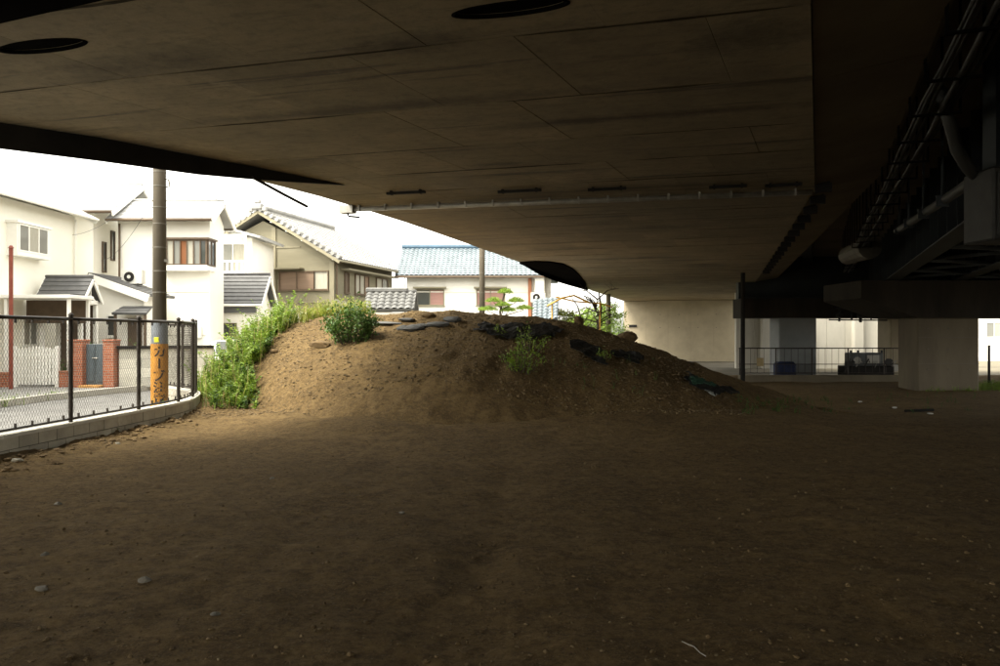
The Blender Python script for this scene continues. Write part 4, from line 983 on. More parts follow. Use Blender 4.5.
wall_prism(ln, 'wall', BEIGE, 1.95, 3.15, 42.2, 43.4, .1, 2.45)
m = MB(); slope(m, (1.85, 43.7, 3.55), (3.3, 43.7, 3.7), (1.75, 41.9, 2.35), (3.1, 41.9, 2.45), .06, wave=.09, pitch=.3, course=.3, step=.03); part(m, 'roof', ROOFB, ln, fix=False)
m = MB(); m.box(1.95, 3.15, 43.41, 44.2, .1, 3.42); part(m, 'rear_wall', BEIGE, ln)
aircon('air conditioner unit above the blue lean-to beside white house', (2.15, 44.05, 3.42), XA, 1.0)
# thin aerial masts behind the houses
for i, (px, y0, d) in enumerate(((405, 222, 58), (428, 228, 60))):
    t = thing('aerial_mast', ('thin aerial mast between beige house and blue roof', 'thin aerial mast above the left end of blue roof')[i], 'antenna', (P(px, 300, d).x, d, 0), 'aerial masts')
    m = MB(); c = P(px, y0, d); m.tube([(c.x, d, -.1), (c.x, d, c.z)], [.08, .03], 8); part(m, 'mast', GALV, t)
    for k in range(3): m = MB(); m.tube([(c.x - .35, d, c.z - .3 - k * .5), (c.x + .35, d, c.z - .3 - k * .5)], .02, 6); part(m, 'crossbar', GALV, t)

# ------------------------------------------------------------------ street-side boundary: picket gate, brick, dark gate, stone wall
pg = thing('picket_gate', 'white picket gate between low brick walls by carport', 'gate', (-13.3, 22.3, .15))
gx0, gx1 = -13.85, -12.75
for i in range(11):
    x = gx0 + .06 + i * (gx1 - gx0 - .12) / 10; m = MB(); h = 1.12 + .06 * math.sin(math.pi * i / 10)
    m.poly([(x - .032, 22.3, .22), (x + .032, 22.3, .22), (x + .032, 22.3, .15 + h - .05), (x, 22.3, .15 + h), (x - .032, 22.3, .15 + h - .05)], (0, .025, 0)); part(m, 'picket', TRIM, pg)
for z in (.42, 1.02): m = MB(); m.box(gx0, gx1, 22.326, 22.365, z, z + .08); part(m, 'gate_rail', TRIM, pg)
for x in (gx0 - .05, gx1 + .05): m = MB(); m.bbox(x - .05, x + .05, 22.27, 22.37, .1, 1.32, .01); part(m, 'gate_post', TRIM, pg)
for (x0, x1, zt, lab) in ((-15.6, -13.95, .52, 'low orange brick wall left of the white picket gate'), (-12.64, -12.33, .56, 'low orange brick wall right of the white picket gate')):
    t = thing('brick_wall', lab, 'wall', ((x0 + x1) / 2, 22.4, .15)); m = MB(); m.box(x0, x1, 22.3, 22.5, .1, zt); part(m, 'brickwork', BRICK, t); m = MB(); m.bbox(x0 - .02, x1 + .02, 22.28, 22.52, zt, zt + .05, .01); part(m, 'coping', mat('brick_coping', (.33, .15, .09), .85, .2, 4, .1, 30), t)
for (x0, x1, lab) in ((-12.32, -11.92, 'taller orange brick pillar left of the dark gate'), (-11.33, -11.03, 'orange brick pillar right of the dark gate')):
    t = thing('brick_pillar', lab, 'pillar', ((x0 + x1) / 2, 22.4, .15)); m = MB(); m.box(x0, x1, 22.2, 22.6, .1, 1.46); part(m, 'brickwork', BRICK, t); m = MB(); m.bbox(x0 - .02, x1 + .02, 22.18, 22.62, 1.46, 1.51, .01); part(m, 'cap', BRICK, t)
dg_ = thing('metal_gate', 'blue-grey double metal gate between orange brick pillars', 'gate', (-11.6, 22.4, .15))
for x0, x1 in ((-11.90, -11.63), (-11.62, -11.35)):
    m = MB(); m.bbox(x0, x1, 22.36, 22.40, .2, 1.38, .012); lf = part(m, 'gate_leaf', GATEB, dg_)
    m = MB(); m.bbox(x0 + .04, x1 - .04, 22.345, 22.362, .3, 1.28, .006); part(m, 'leaf_panel', GATEB, dg_)
m = MB(); m.tube([(-11.7, 22.33, .98), (-11.55, 22.33, .98)], .015, 6); m.tube([(-11.7, 22.33, .98), (-11.7, 22.365, .98)], .012, 6); m.tube([(-11.55, 22.33, .98), (-11.55, 22.365, .98)], .012, 6); part(m, 'handle', GALV, dg_)
m = MB(); m.bbox(-11.92, -11.32, 21.95, 22.3, .1, .22, .015); o = m.build('door_step', mat('ochre_tile', (.45, .24, .08), .8, .2, 6, .1, 30)); tag(o, 'ochre tiled step before the blue-grey gate', 'step')
sw = thing('stone_block_wall', 'pale mossy stone block wall with dark coping behind pole', 'wall', (-10.3, 22.6, .15))
random.seed(9)
STN = mat('pale_stone_block', (.64, .62, .54), .9, .2, 2.5, .3, 30, rnd=.15)
for r in range(4):
    x = -10.98 - (.0 if r % 2 else .0)
    while x < -8.75:
        w = random.uniform(.42, .6) if r else .5
        x1 = min(x + w, -8.7)
        if not (r == 0 and -10.4 < x < -10.0):
            m = MB(); y0 = 22.4 + (x + 11) * .55; m.poly([(x + .006, y0, .12 + r * .28), (x1 - .006, y0 + (x1 - x) * .55, .12 + r * .28), (x1 - .006, y0 + (x1 - x) * .55, .393 + r * .28), (x + .006, y0, .393 + r * .28)], (-.1, .2, 0)); part(m, 'stone_block', STN, sw)
        x = x1
m = MB(); m.poly([(-11.0, 22.33, 1.245), (-8.68, 23.6, 1.245), (-8.8, 23.9, 1.245), (-11.12, 22.63, 1.245)], (0, 0, .08)); part(m, 'coping', DARKPL, sw)
m = MB(); m.poly([(-11.0, 22.52, .1), (-8.72, 23.78, .1), (-8.72, 23.78, 1.24), (-11.0, 22.52, 1.24)], (-.04, .08, 0)); part(m, 'backing', DARKPL, sw)
# white car parked behind the fence end
car = thing('parked_car', 'white car parked behind the weeds at the fence end', 'car', (-9.6, 27.0, .0))
def CX(p): return p
prof = [(0, .35), (0, .78), (.25, .86), (1.0, .95), (1.55, 1.42), (2.9, 1.46), (3.5, 1.02), (3.8, .98), (3.85, .35)]
Mc = Matrix.Translation((-8.65, 25.5, 0)) @ Matrix.Rotation(R(112), 4, 'Z')
m = MB(Mc); k = len(prof); n_ = 7; vs = []
for j in range(n_):
    y = -.8 + 1.6 * j / (n_ - 1); e = abs(y / .8)
    for (x, z) in prof:
        zz = z if z < .9 else .9 + (z - .9) * (1 - .14 * e ** 4); yy = y * (1 if z < 1.0 else 1 - .14 * (z - .95) / .5)
        vs.append((x + (.06 * e ** 3 if x < 1 else -.06 * e ** 3), yy, zz))
m.add(vs, [(j * k + i, j * k + (i + 1) % k, (j + 1) * k + (i + 1) % k, (j + 1) * k + i) for j in range(n_ - 1) for i in range(k)] + [tuple(range(k)), tuple((n_ - 1) * k + i for i in range(k))[::-1]])
part(m, 'body', mat('car_white', (.78, .78, .76), .25, .02, 2, 0, spec=.5), car, smooth=False)
for (x, s_) in ((.75, -1), (.75, 1), (3.05, -1), (3.05, 1)):
    m = MB(Mc); m.tube([(x, s_ * .72, .3), (x, s_ * .84, .3)], .3, 18); w_ = part(m, 'wheel', CABLE, car)
    m = MB(Mc); m.tube([(x, s_ * .83, .3), (x, s_ * .85, .3)], .18, 14); part(m, 'rim', GALV, car)
m = MB(Mc); m.add([(1.02, -.62, 1.0), (1.02, .62, 1.0), (1.5, .55, 1.4), (1.5, -.55, 1.4)], [(0, 1, 2, 3)])
for v in range(4): m.v[v] = (m.v[v][0] - .03, m.v[v][1], m.v[v][2] + .02)
part(m, 'windscreen', GLASSD, car)
for s_ in (-1, 1):
    m = MB(Mc); m.add([(1.35, s_ * .80, 1.0), (2.95, s_ * .80, 1.02), (2.75, s_ * .735, 1.38), (1.68, s_ * .735, 1.36)], [(0, 1, 2, 3)]); part(m, 'side_window', GLASSD, car)
    m = MB(Mc); m.obox((-.01 + .06, s_ * .6, .72), XA, YA, Z, .04, .14, .06); part(m, 'headlight', TRIM, car)

# ------------------------------------------------------------------ vegetation
def rv(): 
    v = rng.normal(size=3); return Vector(v / np.linalg.norm(v))
def leaf(m, p, d, L, w, n=None):
    """pointed leaf: 4 verts folded along the midrib"""
    d = Vector(d).normalized(); s = d.cross(n if n is not None else rv())
    if s.length < 1e-3: s = d.cross(Vector((1, .3, .2)))
    s.normalize(); up = s.cross(d) * (.15 * w)
    p = Vector(p); m.add([p, p + d * L * .45 + s * w / 2 + up, p + d * L, p + d * L * .45 - s * w / 2 + up], [(0, 1, 2, 3)])
def blade(m, p, h, lean, w):
    p = Vector(p); s = Vector((-lean.y, lean.x, 0)); s = s.normalized() * w / 2 if s.length > 1e-5 else Vector((w / 2, 0, 0))
    a = p + Z * h * .55 + lean * .3; b = p + Z * h + lean
    m.add([p - s, p + s, a + s * .8, a - s * .8, b], [(0, 1, 2, 3), (3, 2, 4)])
def weed(ml, ms, p, h, nleaf, L, spread=.25):
    """upright leafy weed: curved stem with leaves getting smaller to the tip"""
    p = Vector(p); ln = Vector((rng.normal() * spread * h, rng.normal() * spread * h, 0)); pts = [p + Z * h * t + ln * t * t for t in (0, .35, .7, 1)]
    ms.tube(pts, [.006, .005, .004, .002], 3, cap=False)
    for k in range(nleaf):
        t = .12 + .88 * rng.random(); i = min(2, int(t * 3)); q = p + Z * h * t + ln * t * t; a = rng.random() * 6.283
        leaf(ml, q, Vector((math.cos(a), math.sin(a), .1 + .6 * rng.random())), L * (1.15 - .6 * t) * (.7 + .6 * rng.random()), L * .42, Z + rv() * .5)
def weedpatch(name, label_kind, spots, lm, sm, hr, nl, L, blades=0, straw=0):
    ml = MB(); ms = MB(); mst = MB()
    for p in spots:
        weed(ml, ms, p, hr[0] + (hr[1] - hr[0]) * rng.random() ** 1.3, nl, L)
        for _ in range(blades): blade(ml, Vector(p) + Vector((rng.normal() * .08, rng.normal() * .08, -.02)), hr[1] * (.35 + .6 * rng.random()), Vector((rng.normal() * .16, rng.normal() * .16, 0)), .014)
        for _ in range(straw): blade(mst, Vector(p) + Vector((rng.normal() * .1, rng.normal() * .1, -.02)), hr[1] * (.4 + .7 * rng.random()), Vector((rng.normal() * .25, rng.normal() * .25, 0)), .012)
    ml.add(ms.v, ms.f)
    o = stuff(ml.build(name, lm, fix=False)); o['label'] = label_kind; o['category'] = 'weeds'
    if straw: 
        o2 = stuff(mst.build('dry_grass', STRAW, fix=False)); o2['label'] = 'pale dry grass among ' + label_kind; o2['category'] = 'grass'
    return o
def onsurf(x, y): return Vector((x, y, surf(x, y) - .02))
# dense weeds between fence end and mound foot
sp = []
while len(sp) < 470:
    x = rng.uniform(-7.75, -5.5); y = rng.uniform(17.3, 21.5)
    p, d = fat(FA[-1])
    if x < -6.75 and y < 17.9: continue
    if y - 17.4 < (x + 5.6) * -.0 - .0 or x > -5.6 + (y - 17.5) * .1: continue
    if x < -7.1 and y < 19.4: continue
    if x > -6.35 and y < 17.75: continue
    sp.append(onsurf(x, y))
weedpatch('weeds', 'dense green weeds between the fence end and mound', sp[:350], LEAF, LEAF, (.3, 1.05), 38, .12, 2, 1)
weedpatch('dark_weeds', 'darker leafy weeds among the dense weeds at fence end', sp[350:], LEAFD, LEAFD, (.25, .75), 40, .12, 1, 0)
sp = []
while len(sp) < 210:                                   # leafy clump spilling over the mound foot beside the fence end
    y = rng.uniform(350, 410); xr = float(np.interp(y, [345, 370, 385, 410], [272, 246, 254, 262])); x = rng.uniform(207, xr)
    q = hit(x, y)
    if min((Vector((q.x, q.y, 0)) - f).length for f in FS) > .3: sp.append(q - Z * .03)
weedpatch('foot_clump', 'tall bright green weeds at mound foot beside fence end', sp[:140], LEAF, LEAF, (.2, .7), 34, .11, 2, 1)
weedpatch('dark_foot_clump', 'darker green weeds low in the clump at mound foot', sp[140:], LEAFD, LEAFD, (.2, .5), 36, .11, 1, 0)
sp = []
while len(sp) < 300:                                   # yellow-green band along the mound's left shoulder
    t = rng.random(); x = -7.2 + 3.4 * t + rng.normal() * .25; y = 20.3 + 2.4 * t + rng.normal() * .5
    if x > -3.8: continue
    sp.append(onsurf(x, y))
weedpatch('shoulder_weeds', 'yellow-green weeds along the left shoulder of the mound', sp, LEAFY, LEAFY, (.18, .6), 22, .09, 4, 2)
def bush(name, label, c, rx, ry, h, n, L, lm, nst=16, group=None):
    t = thing(name, label, 'bush', tuple(c), group); c = Vector(c); ms = MB(); ml = MB(); tips = []
    for k in range(nst):
        a = rng.random() * 6.283; r = rng.random() ** .5; dr = Vector((math.cos(a) * rx * r, math.sin(a) * ry * r, 0)); e = c + dr + Z * h * (.5 + .5 * rng.random()) * (1.05 - .5 * r * r)
        q0 = c + dr * .45 - Z * .05; mid = q0.lerp(e, .5) + dr * .12 + Z * .08 * h; ms.tube([q0, mid, e], [.012, .008, .004], 4, cap=False); tips.append((q0, mid, e))
    for k in range(n):
        q0, q1, q2 = tips[rng.integers(nst)]; u_ = .1 + .93 * rng.random() ** .85
        p = q0.lerp(q1, u_ * 2) if u_ < .5 else q1.lerp(q2, (u_ - .5) * 2)
        leaf(ml, p + rv() * (.17 * h * rng.random()), rv() + Z * .35, L * (.5 + 1.0 * rng.random()), L * .5, Z + rv() * .8)
    part(ms, 'stems', BARK, t, fix=False); part(ml, 'foliage', lm, t, fix=False); return t
b0 = hit(351, 341); bush('bush', 'leafy dark green bush on the left shoulder of mound', b0 - Z * .03, .62, .5, 1.0, 2700, .085, LEAFD, 34)
b1 = hit(312, 398); 
b3 = hit(521, 371); bush('bush', 'sparse bright green bush in the middle of the mound', b3 - Z * .03, .5, .3, .62, 420, .075, LEAF, 16)
b4 = hit(528, 352); bush('bush', 'thin wispy green sapling above the black sheet on mound', b4 - Z * .03, .42, .25, .7, 230, .07, LEAF, 14)
b5 = hit(497, 336); bush('bush', 'small green tuft at the left end of black sheet', b5 - Z * .03, .22, .15, .3, 130, .06, LEAF, 8)
b6 = hit(604, 360); bush('bush', 'small faint green tuft on the right shoulder of mound', b6 - Z * .03, .2, .15, .3, 110, .06, LEAF, 8)
def scatter_px(n, x0, x1, y0, y1): return [hit(rng.uniform(x0, x1), rng.uniform(y0, y1)) - Z * .02 for _ in range(n)]
weedpatch('slope_weeds', 'scattered thin weeds on the front of the mound', scatter_px(16, 540, 660, 362, 396), LEAFD, LEAFD, (.08, .26), 7, .06, 2)
weedpatch('foot_weeds', 'low weeds at the right foot of the mound', scatter_px(30, 735, 830, 400, 414), LEAFD, LEAFD, (.06, .28), 10, .075, 3)
weedpatch('lot_weeds', 'thin weeds on the dark dirt before the railing', scatter_px(18, 830, 975, 396, 416), LEAFD, LEAFD, (.08, .3), 9, .08, 3)
sp = [Vector((rng.uniform(21.1, 24.5), rng.uniform(33.5, 37.5), -.85)) for _ in range(150)]
weedpatch('pier_grass', 'bright green grass beside the stained pier at right edge', sp, LEAF, LEAF, (.12, .42), 10, .1, 10)
sp = [Vector((rng.uniform(18.2, 21.0), rng.uniform(33.4, 33.9), -.85)) for _ in range(30)]
weedpatch('pier_foot_weeds', 'thin weeds at the foot of the stained pier', sp, LEAF, LEAF, (.06, .3), 8, .08, 3)
sp = [Vector((-11.4 + .05 * rng.normal(), rng.uniform(14, 20.5), .02)) for _ in range(40)] + [Vector((-7.0 + rng.normal() * .15, rng.uniform(15.6, 17.6), .0)) for _ in range(26)]
weedpatch('kerb_weeds', 'small weeds sprouting along kerb and street side of wall', sp, LEAF, LEAF, (.08, .35), 9, .07, 4)
sp = [onsurf(-6.45 + .06 * rng.normal(), rng.uniform(12, 17.3)) + Vector((.22, 0, 0)) for _ in range(14)]
weedpatch('wall_foot_weeds', 'tiny weeds at the dirt foot of block wall', sp, LEAFD, LEAFD, (.04, .12), 6, .05, 2)
for i, (x, y, h) in enumerate(((-12.0, 23.2, 1.6), (-11.2, 23.3, 1.55), (-13.0, 22.9, .9))):
    bush('garden_shrub', ('grey-leaved flowering shrub behind the dark metal gate', 'garden shrub behind the orange brick pillar', 'low garden shrub beside the white picket gate')[i], (x, y, .15), .32, .28, h, 420, .07, LEAFD, 10)
# shrubs behind the weeds by the garage
bush('garden_shrub', 'brownish garden shrub before the dark-roofed garage', (-9.6, 28.5, .1), .7, .6, 1.9, 900, .1, LEAFY, 16)

def tree(label, c, h, rx, rz, nl, L, lm, nm='tree', trunk=.09, cz=.65, pads=None):
    t = thing(nm, label, 'tree', tuple(c)); c = Vector(c); m = MB(); top = c + Z * h * .8
    m.tube([c - Z * .1, c + Vector((.06, 0, h * .3)), c + Vector((-.05, .05, h * .6)), top], [trunk, trunk * .8, trunk * .55, trunk * .2], 8)
    ml = MB(); cl = []
    for k in range(pads or 26):
        v = rv(); r = .45 + .55 * rng.random(); e = c + Vector((v.x * rx * r, v.y * rx * r, h * cz + v.z * rz * r)); cl.append(e)
        if k < 14: b = c + Z * (h * (.3 + .4 * rng.random())); m.tube([b, b.lerp(e, .5) + Z * .1, e], [trunk * .4, trunk * .25, trunk * .08], 5, cap=False)
    for k in range(nl):
        e = cl[rng.integers(len(cl))]; leaf(ml, e + Vector((rng.normal(), rng.normal(), rng.normal() * .6)) * rx * .17, rv() + Z * .3, L * (.6 + .8 * rng.random()), L * .5, Z + rv())
    part(m, 'trunk', BARK, t, fix=False); part(ml, 'crown', lm, t, fix=False); return t
# clipped garden pine before the white house: separate cloud pads
pt = thing('garden_pine', 'cloud-pruned garden pine before the blue-roofed house', 'tree', (.15, 37.2, .1))
m = MB(); m.tube([(.15, 37.2, 0), (.3, 37.2, 1.5), (.0, 37.2, 2.7), (.2, 37.2, 3.6)], [.1, .085, .06, .03], 8); 
pads = [(.25, 37.2, 3.62, .38, .24), (-.3, 37.1, 3.2, .42, .22), (.75, 37.2, 3.2, .42, .22), (.15, 36.9, 3.0, .4, .2), (-.6, 37.3, 2.8, .5, .2), (.4, 37.1, 2.75, .4, .2), (1.15, 37.2, 2.85, .45, .2)]
for x, y, z, r, h in pads: m.tube([(.12, 37.2, z - .35), ((x + .12) / 2, (y + 37.2) / 2, z - .2), (x, y, z - .05)], [.035, .025, .015], 5, cap=False)
part(m, 'trunk', BARK, pt, fix=False)
for x, y, z, r, h in pads:
    ml = MB()
    for k in range(520):
        v = rv(); q = Vector((x + v.x * r * rng.random() ** .4, y + v.y * r * rng.random() ** .4, z + abs(v.z) * h * (.4 + .6 * rng.random()) - .03)); leaf(ml, q, rv() + Z * .9, .10, .035)
    part(ml, 'foliage_pad', LEAF, pt, fix=False)
for i, (px, w) in enumerate(((435, .55), (424, .5))):
    pass
bush('clipped_shrub', 'round clipped shrub peeping over the mound crest', (-1.6, 35.0, .1), .8, .5, 2.75, 1300, .07, LEAF, 14)
bush('clipped_shrub', 'small yellow-green shrub behind mound crest near gateway', (-2.9, 34.6, .1), .6, .4, 2.75, 900, .07, LEAFY, 12)
# bare forked tree with yellow pole in front of the green hedge
bt = thing('bare_tree', 'bare dark branching tree under the far edge of ramp', 'tree', (4.75, 38.5, -.3))
m = MB(); m.tube([(4.75, 38.5, -.5), (4.7, 38.5, .8), (4.85, 38.5, 1.9), (5.0, 38.5, 2.9), (4.9, 38.5, 3.7)], [.13, .11, .09, .065, .03], 8); part(m, 'trunk', BARK, bt, fix=False)
random.seed(21)
for k in range(26):
    z0 = random.uniform(1.2, 3.4); a = random.uniform(0, 6.28); L = random.uniform(.6, 1.5); s = Vector((4.8, 38.5, z0)); e = s + Vector((math.cos(a) * L, math.sin(a) * L * .6, random.uniform(-.1, .75)))
    if e.z > 4.3: e.z = 4.2
    mid = s.lerp(e, .5) + Vector((0, 0, random.uniform(.05, .3))); m = MB(); m.tube([s, mid, e], [.04, .028, .012], 5, cap=False)
    for j in range(4):
        q = mid.lerp(e, random.random()); m.tube([q, q + Vector((random.uniform(-.4, .4), random.uniform(-.3, .3), random.uniform(-.1, .4)))], [.012, .005], 4, cap=False)
    part(m, 'branch', BARK, bt, fix=False)
t = thing('bare_tree', 'crooked leafless sapling left of the branching tree', 'tree', (3.9, 38.0, -.2))
m = MB(); m.tube([(3.95, 38, -.4), (3.9, 38, 1.0), (4.05, 38, 2.0), (3.8, 38, 3.0), (3.3, 38, 3.7)], [.07, .06, .05, .03, .012], 6); part(m, 'trunk', BARK, t, fix=False)
for dx, dz, z0 in ((-.8, .9, 2.2), (.7, .8, 1.8), (.9, .4, 2.6), (-.6, .5, 1.4), (.5, 1.2, 2.0)): m = MB(); m.tube([(3.95, 38, z0), (3.95 + dx * .6, 38, z0 + dz * .4), (3.95 + dx, 38.1, z0 + dz)], [.03, .02, .008], 5, cap=False); part(m, 'branch', BARK, t, fix=False)
yp = thing('yellow_pole_frame', 'yellow bamboo support poles tied across the bare tree', 'poles', (4.4, 37.8, 1.0))
BAM = mat('yellow_bamboo', (.62, .36, .06), .5, .15, 6, .05, 30)
m = MB(); m.tube([P(547, 306, 38), P(562, 298, 38), P(574, 295.5, 38), P(590, 303, 38.2)], .05, 6); part(m, 'pole', BAM, yp)
m = MB(); m.tube([P(556, 297, 38.1), P(575, 301.5, 38.1), P(600, 303.5, 38.3), P(612, 307, 38.4)], .04, 6); part(m, 'pole', BAM, yp)
for px in (552, 600): m = MB(); q = P(px, 302, 38.05); m.tube([(q.x, 38.05, -.5), q], .035, 6); part(m, 'prop', BAM, yp)
for i, (x, y, h, r) in enumerate(((3.7, 48, 3.6, 1.1), (5.3, 53, 3.9, 1.2), (6.7, 57, 4.6, 1.4), (8.0, 61, 5.0, 1.5), (9.3, 65, 5.3, 1.5))):
    tree(['yellow-green shrub behind the crooked sapling', 'leafy shrub behind the bare branching tree', 'green shrub right of the bare branching tree', 'tall leafy shrub beside the thin pole and wall pier', 'green shrub touching the left edge of wall pier'][i], (x, y, float(G(x, y)) - .1), h, r, h * .42, 2600, .17, (LEAFY, LEAF, LEAF, LEAF, LEAF)[i], 'shrub', .05, .55)

# ------------------------------------------------------------------ things lying on the mound
def drape(name, label, pts, m, thick=.05, cat='sheet'):
    """crumpled sheet following the slope: polygon given in photo pixels, resampled on the surface"""
    hp = [hit(x, y) for x, y in pts]; xs_ = [p.x for p in hp]; ys_ = [p.y for p in hp]
    poly = [(p.x, p.y) for p in hp]
    def inside(x, y):
        c = False; j = len(poly) - 1
        for i in range(len(poly)):
            (xi, yi), (xj, yj) = poly[i], poly[j]
            if (yi > y) != (yj > y) and x < (xj - xi) * (y - yi) / (yj - yi + 1e-9) + xi: c = not c
            j = i
        return c
    st = .045; m_ = MB(); idx = {}
    gx_ = np.arange(min(xs_), max(xs_), st); gy_ = np.arange(min(ys_), max(ys_), st)
    def vid(i, j):
        if (i, j) not in idx:
            x = gx_[0] + i * st; y = gy_[0] + j * st
            z = surf(x, y) + .02 + thick * (.5 + 2.2 * float(fbm(np.array(x * 3.1), np.array(y * 3.1), 4, 31)) + .5 * float(fbm(np.array(x * 11), np.array(y * 11), 2, 8)))
            idx[(i, j)] = len(m_.v); m_.v.append((x + .01 * math.sin(37 * y), y, z))
        return idx[(i, j)]
    for i in range(len(gx_)):
        for j in range(len(gy_)):
            x = gx_[i] + st / 2; y = gy_[j] + st / 2
            if inside(x + .09 * math.sin(9 * y + 4 * x), y + .09 * math.cos(8 * x)): m_.f.append((vid(i, j), vid(i + 1, j), vid(i + 1, j + 1), vid(i, j + 1)))
    o = m_.build(name, m, fix=False); so = o.modifiers.new('s', 'SOLIDIFY'); so.thickness = .012; so.offset = -1
    tag(o, label, cat); return o
drape('black_sheet', 'long crumpled black sheet near the mound crest', [(474, 329), (500, 326), (540, 327), (562, 331), (556, 338), (520, 343), (495, 340), (478, 335)], TARP, .1)
drape('black_sheet', 'black sheet strip curving down the right of mound', [(568, 340), (585, 343), (600, 351), (598, 360), (606, 366), (592, 364), (580, 355), (570, 347)], TARP, .1)
drape('black_sheet', 'small black sheet scrap on the mound right shoulder', [(610, 352), (630, 353), (642, 360), (636, 365), (618, 362)], TARP, .1)
drape('green_sheet', 'dark green sheet scrap on the lower right of mound', [(692, 380), (706, 381), (714, 386), (704, 390), (694, 387)], TARPG, .1)
drape('black_sheet', 'black sheet beside the green scrap low on mound', [(686, 376), (696, 379), (716, 388), (738, 392), (744, 398), (720, 397), (700, 392), (688, 386)], TARP, .08)
drape('pale_sheet', 'thin pale plastic strip below the green sheet scrap', [(703, 391), (722, 391), (722, 394), (705, 394)], mat('pale_plastic', (.45, .47, .44), .5, .1, 5, 0), .03)
def stone(name, label, c, sx, sy, sz, m, group=None, seed=0, cat='stone'):
    bm = bmesh.new(); bmesh.ops.create_icosphere(bm, subdivisions=2, radius=1); r_ = np.random.default_rng(seed + 100)
    ks = r_.normal(size=(7, 3)); ks /= np.linalg.norm(ks, axis=1)[:, None]; ds = r_.uniform(.55, .85, 7)
    for v in bm.verts:
        co = np.array(v.co)
        for kk, d_ in zip(ks, ds):
            e = co @ kk - d_
            if e > 0: co = co - kk * e * .9
        v.co = Vector(co * np.array([sx, sy, sz]) * r_.uniform(.95, 1.05))
    bmesh.ops.rotate(bm, verts=bm.verts, cent=(0, 0, 0), matrix=Matrix.Rotation(r_.uniform(-.4, .4), 3, 'Z'))
    me = bpy.data.meshes.new(name); bm.to_mesh(me); bm.free(); me.materials.append(m); o = bpy.data.objects.new(name, me); COL.objects.link(o); o.location = Vector(c) + Z * sz * .35; tag(o, label, cat, group); return o
SLATE = mat('dark_slab_stone', (.10, .10, .095), .85, .3, 5, .4, 30, rnd=.2)
sl_ = [(385, 325, .55, 'flat dark stone slab at the left end of the crest row'), (404, 330, .26, 'small dark slab left of the larger crest slabs'), (413, 331, .38, 'flat dark stone slab lowest in the crest row'), (423, 327, .30, 'tilted dark slab in the middle of the crest row'), (440, 326, .42, 'broad dark slab at right of the crest row'), (452, 322, .3, 'small dark slab at the right end of crest row'), (408, 321, .34, 'dark slab highest on the mound crest')]
for i, (x, y, r_, lab) in enumerate(sl_): stone('stone_slab', lab, hit(x, y), r_ * .85, r_ * .6, .055 + .03 * (i % 3), SLATE, 'dark slabs on the mound crest', i)
stone('earth_lump', 'dark lump of earth on crest before bare tree', hit(580, 325) + Vector((0, .3, .05)), .15, .14, .17, CLOD, None, 41, 'clod')
stone('earth_lump', 'dark earth lump on the right shoulder before wall pier', hit(629, 341) + Vector((0, .3, 0)), .3, .28, .2, CLOD, None, 42, 'clod')
stone('earth_lump', 'reddish dark clod on the left mound face', hit(320, 348), .28, .2, .11, CLOD, None, 43, 'clod')
stone('earth_lump', 'small dark clod left of the mound face', hit(275, 353), .14, .12, .08, CLOD, None, 44, 'clod')
stone('earth_lump', 'brown lump with twigs on the crest between slabs', hit(428, 318), .2, .16, .1, CLOD, None, 45, 'clod')
for i, (x, y, r_, lab) in enumerate(((18, 462, .11, 'pale stone at the foot of block wall near left edge'), (118, 444, .06, 'small pale stone fallen beside the block wall'), (58, 505, .06, 'dark round stone on the dirt below the wall'), (145, 583, .07, 'flat pale stone on the left foreground dirt'), (42, 591, .07, 'flat brown stone near the lower left edge'), (402, 514, .05, 'dark pebble alone in mid foreground dirt'), (215, 617, .05, 'pale stone in the lower left foreground'), (45, 556, .05, 'grey stone left of the wheel track'), (272, 479, .045, 'dark stone on the dirt before mound'))):
    stone('stone', lab, hit(x, y), r_ * .7, r_ * .5, r_ * .36, ROCK if i > 1 else mat('pale_rubble%d' % i, (.26, .24, .19), .9, .3, 9, .5, 40), 'loose stones on the dirt', i + 60)
# loose gravel and clods (uncountable)
def pebbles(name, n, fn, m, smin, smax, lab, seed):
    r_ = np.random.default_rng(seed); bm = bmesh.new(); bmesh.ops.create_icosphere(bm, subdivisions=1, radius=1); bv = np.array([v.co[:] for v in bm.verts]); bf = [[v.index for v in f.verts] for f in bm.faces]; bm.free()
    vs = []; fs = []
    xy = np.array([fn(r_) for _ in range(n)]); zz = np.maximum(dirt(xy[:, 0], xy[:, 1]), mound(xy[:, 0], xy[:, 1]))
    for k in range(n):
        x, y = xy[k]; s = smin + (smax - smin) * r_.random() ** 3.2; z = zz[k]
        w = bv * (1 + r_.normal(size=(len(bv), 1)) * .16) * (s * np.array([1, r_.uniform(.6, 1), r_.uniform(.35, .7)])); a = r_.random() * 6.28; c_, s_ = math.cos(a), math.sin(a)
        w = np.stack([w[:, 0] * c_ - w[:, 1] * s_ + x, w[:, 0] * s_ + w[:, 1] * c_ + y, w[:, 2] + z + s * .12], 1)
        o = len(vs); vs += w.tolist(); fs += [[i + o for i in f] for f in bf]
    mm = MB(); mm.v = vs; mm.f = fs; ob = stuff(mm.build(name, m, fix=False)); ob['label'] = lab; ob['category'] = 'gravel'; return ob
def lot(r): 
    y = 4 + 14 * r.random() ** 1.5; return r.uniform(max(-6.4, -.68 * y), .68 * y), y
def face(r): return r.uniform(-6, 5), 15 + 6 * r.random()
pebbles('gravel', 2600, lot, PEB, .003, .016, 'loose gravel strewn over the foreground dirt', 1)
pebbles('dirt_clods', 2200, lot, CLOD, .004, .024, 'crumbled earth clods over the dirt lot', 2)
pebbles('mound_gravel', 11000, face, PEB, .008, .04, 'coarse gravel on the front of the mound', 3)
pebbles('mound_clods', 1500, face, CLOD, .01, .05, 'earth clods on the front of the mound', 4)
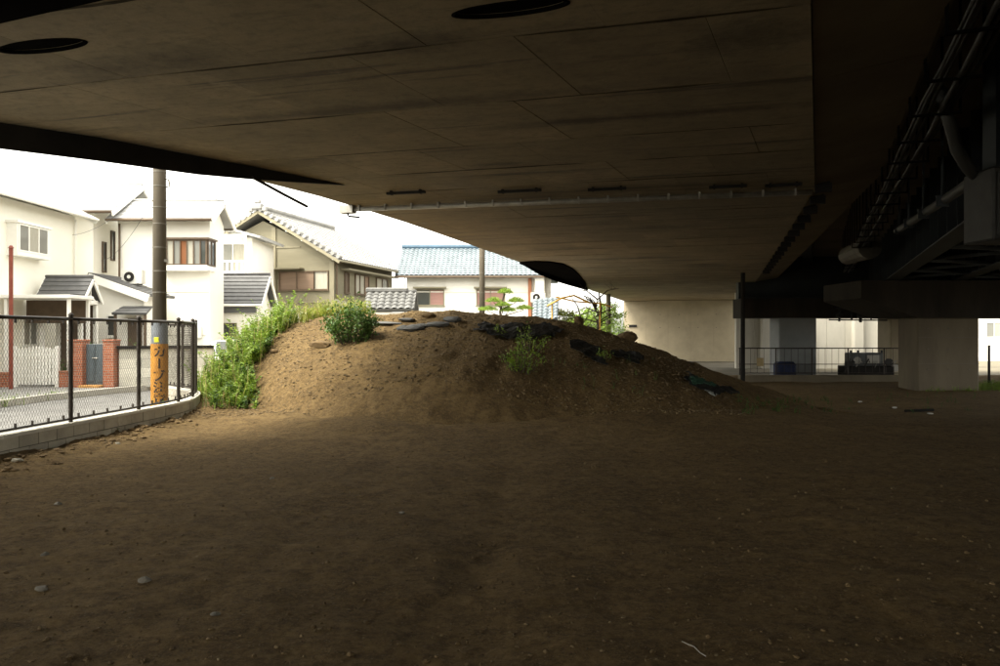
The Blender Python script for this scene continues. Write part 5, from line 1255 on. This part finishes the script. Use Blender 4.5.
pebbles('wall_rubble', 500, lambda r: (-6.28 + abs(r.normal()) * .3, r.uniform(8.5, 17)), CLOD, .012, .07, 'rubble and clods along the block wall foot', 5)
# white string on the ground
m = MB(); pts = [hit(x, y) + Z * .015 for x, y in ((682, 646), (688, 649), (694, 652), (700, 656), (706, 661))]; m.tube(pts, .0022, 5); o = m.build('string', CURT); tag(o, 'thin white string lying on the dark foreground dirt', 'string')
# stub of a dark timber leaning at right and litter
m = MB(); a = hit(905, 412); m.tube([a + Z * .03, a + Vector((.9, .1, .05))], .04, 8); o = m.build('timber_offcut', DARKPL); tag(o, 'dark timber offcut lying on dirt at the right', 'timber')
for i, (x, y) in enumerate(((895, 408), (860, 402), (930, 414))):
    stone('litter_scrap', ('pale scrap of litter on the dirt before the pier', 'tiny pale litter scrap before the railing', 'pale litter scrap right of the timber offcut')[i], hit(x, y), .09, .05, .03, TRIM, 'litter scraps', 80 + i, 'litter')

# ------------------------------------------------------------------ overhead wires
def wire(name, lab, a, b, sag, r=.006):
    a = Vector(a); b = Vector(b); m = MB(); m.tube([a.lerp(b, t) - Z * sag * 4 * t * (1 - t) for t in np.linspace(0, 1, 15)], r, 4); o = m.build(name, CABLE); tag(o, lab, 'wire')
wire('overhead_wire', 'thin overhead wire from cream house eave to the utility pole', (-14.4, 26.2, 5.0), (PX1 - .13, PY1, 4.9), .25)
wire('overhead_wire', 'lower overhead wire from white house to the utility pole', (-14.86, 29.0, 4.4), (PX1 - .13, PY1, 4.55), .3)

wire('overhead_wire', 'high thin overhead wire running from the pole toward beige house', (PX1, PY1, 5.35), Ew(0, -.6, 8.2), .5, .008)
# ------------------------------------------------------------------ far background at right and left
fb = thing('far_building', 'pale far building glimpsed past the pier at right edge', 'building', (45, 75, -.8))
m = MB(); m.box(36, 70, 74, 82, -1, 7.5); part(m, 'wall', WHITEW, fb); m = MB(); m.box(35.8, 70.2, 73.8, 82.2, 7.5, 7.8); part(m, 'roof', SLAB, fb)
for i in range(4): 
    for z in (1.2, 4.2): window(fb, (38 + i * 3, 74, z + .8), XA, 1.6, 1.5, 2, TRIM, (GLASS, CURT), .06, .07)
fc = thing('far_building', 'plain grey far wall seen beyond the retaining wall', 'building', (34, 95, -.8))
m = MB(); m.box(24, 44, 94, 104, -1, 9); part(m, 'wall', PIERB, fc); m = MB(); m.box(23.7, 44.3, 93.7, 104.3, 9, 9.4); part(m, 'roof', SLAB, fc)
fd = thing('far_fence_post', 'dark thin post past the pier at right edge', 'post', (24.2, 38.5, -.85))
m = MB(); m.tube([(24.2, 38.5, -.95), (24.2, 38.5, 1.1)], .06, 8); part(m, 'shaft', DARKPL, fd)
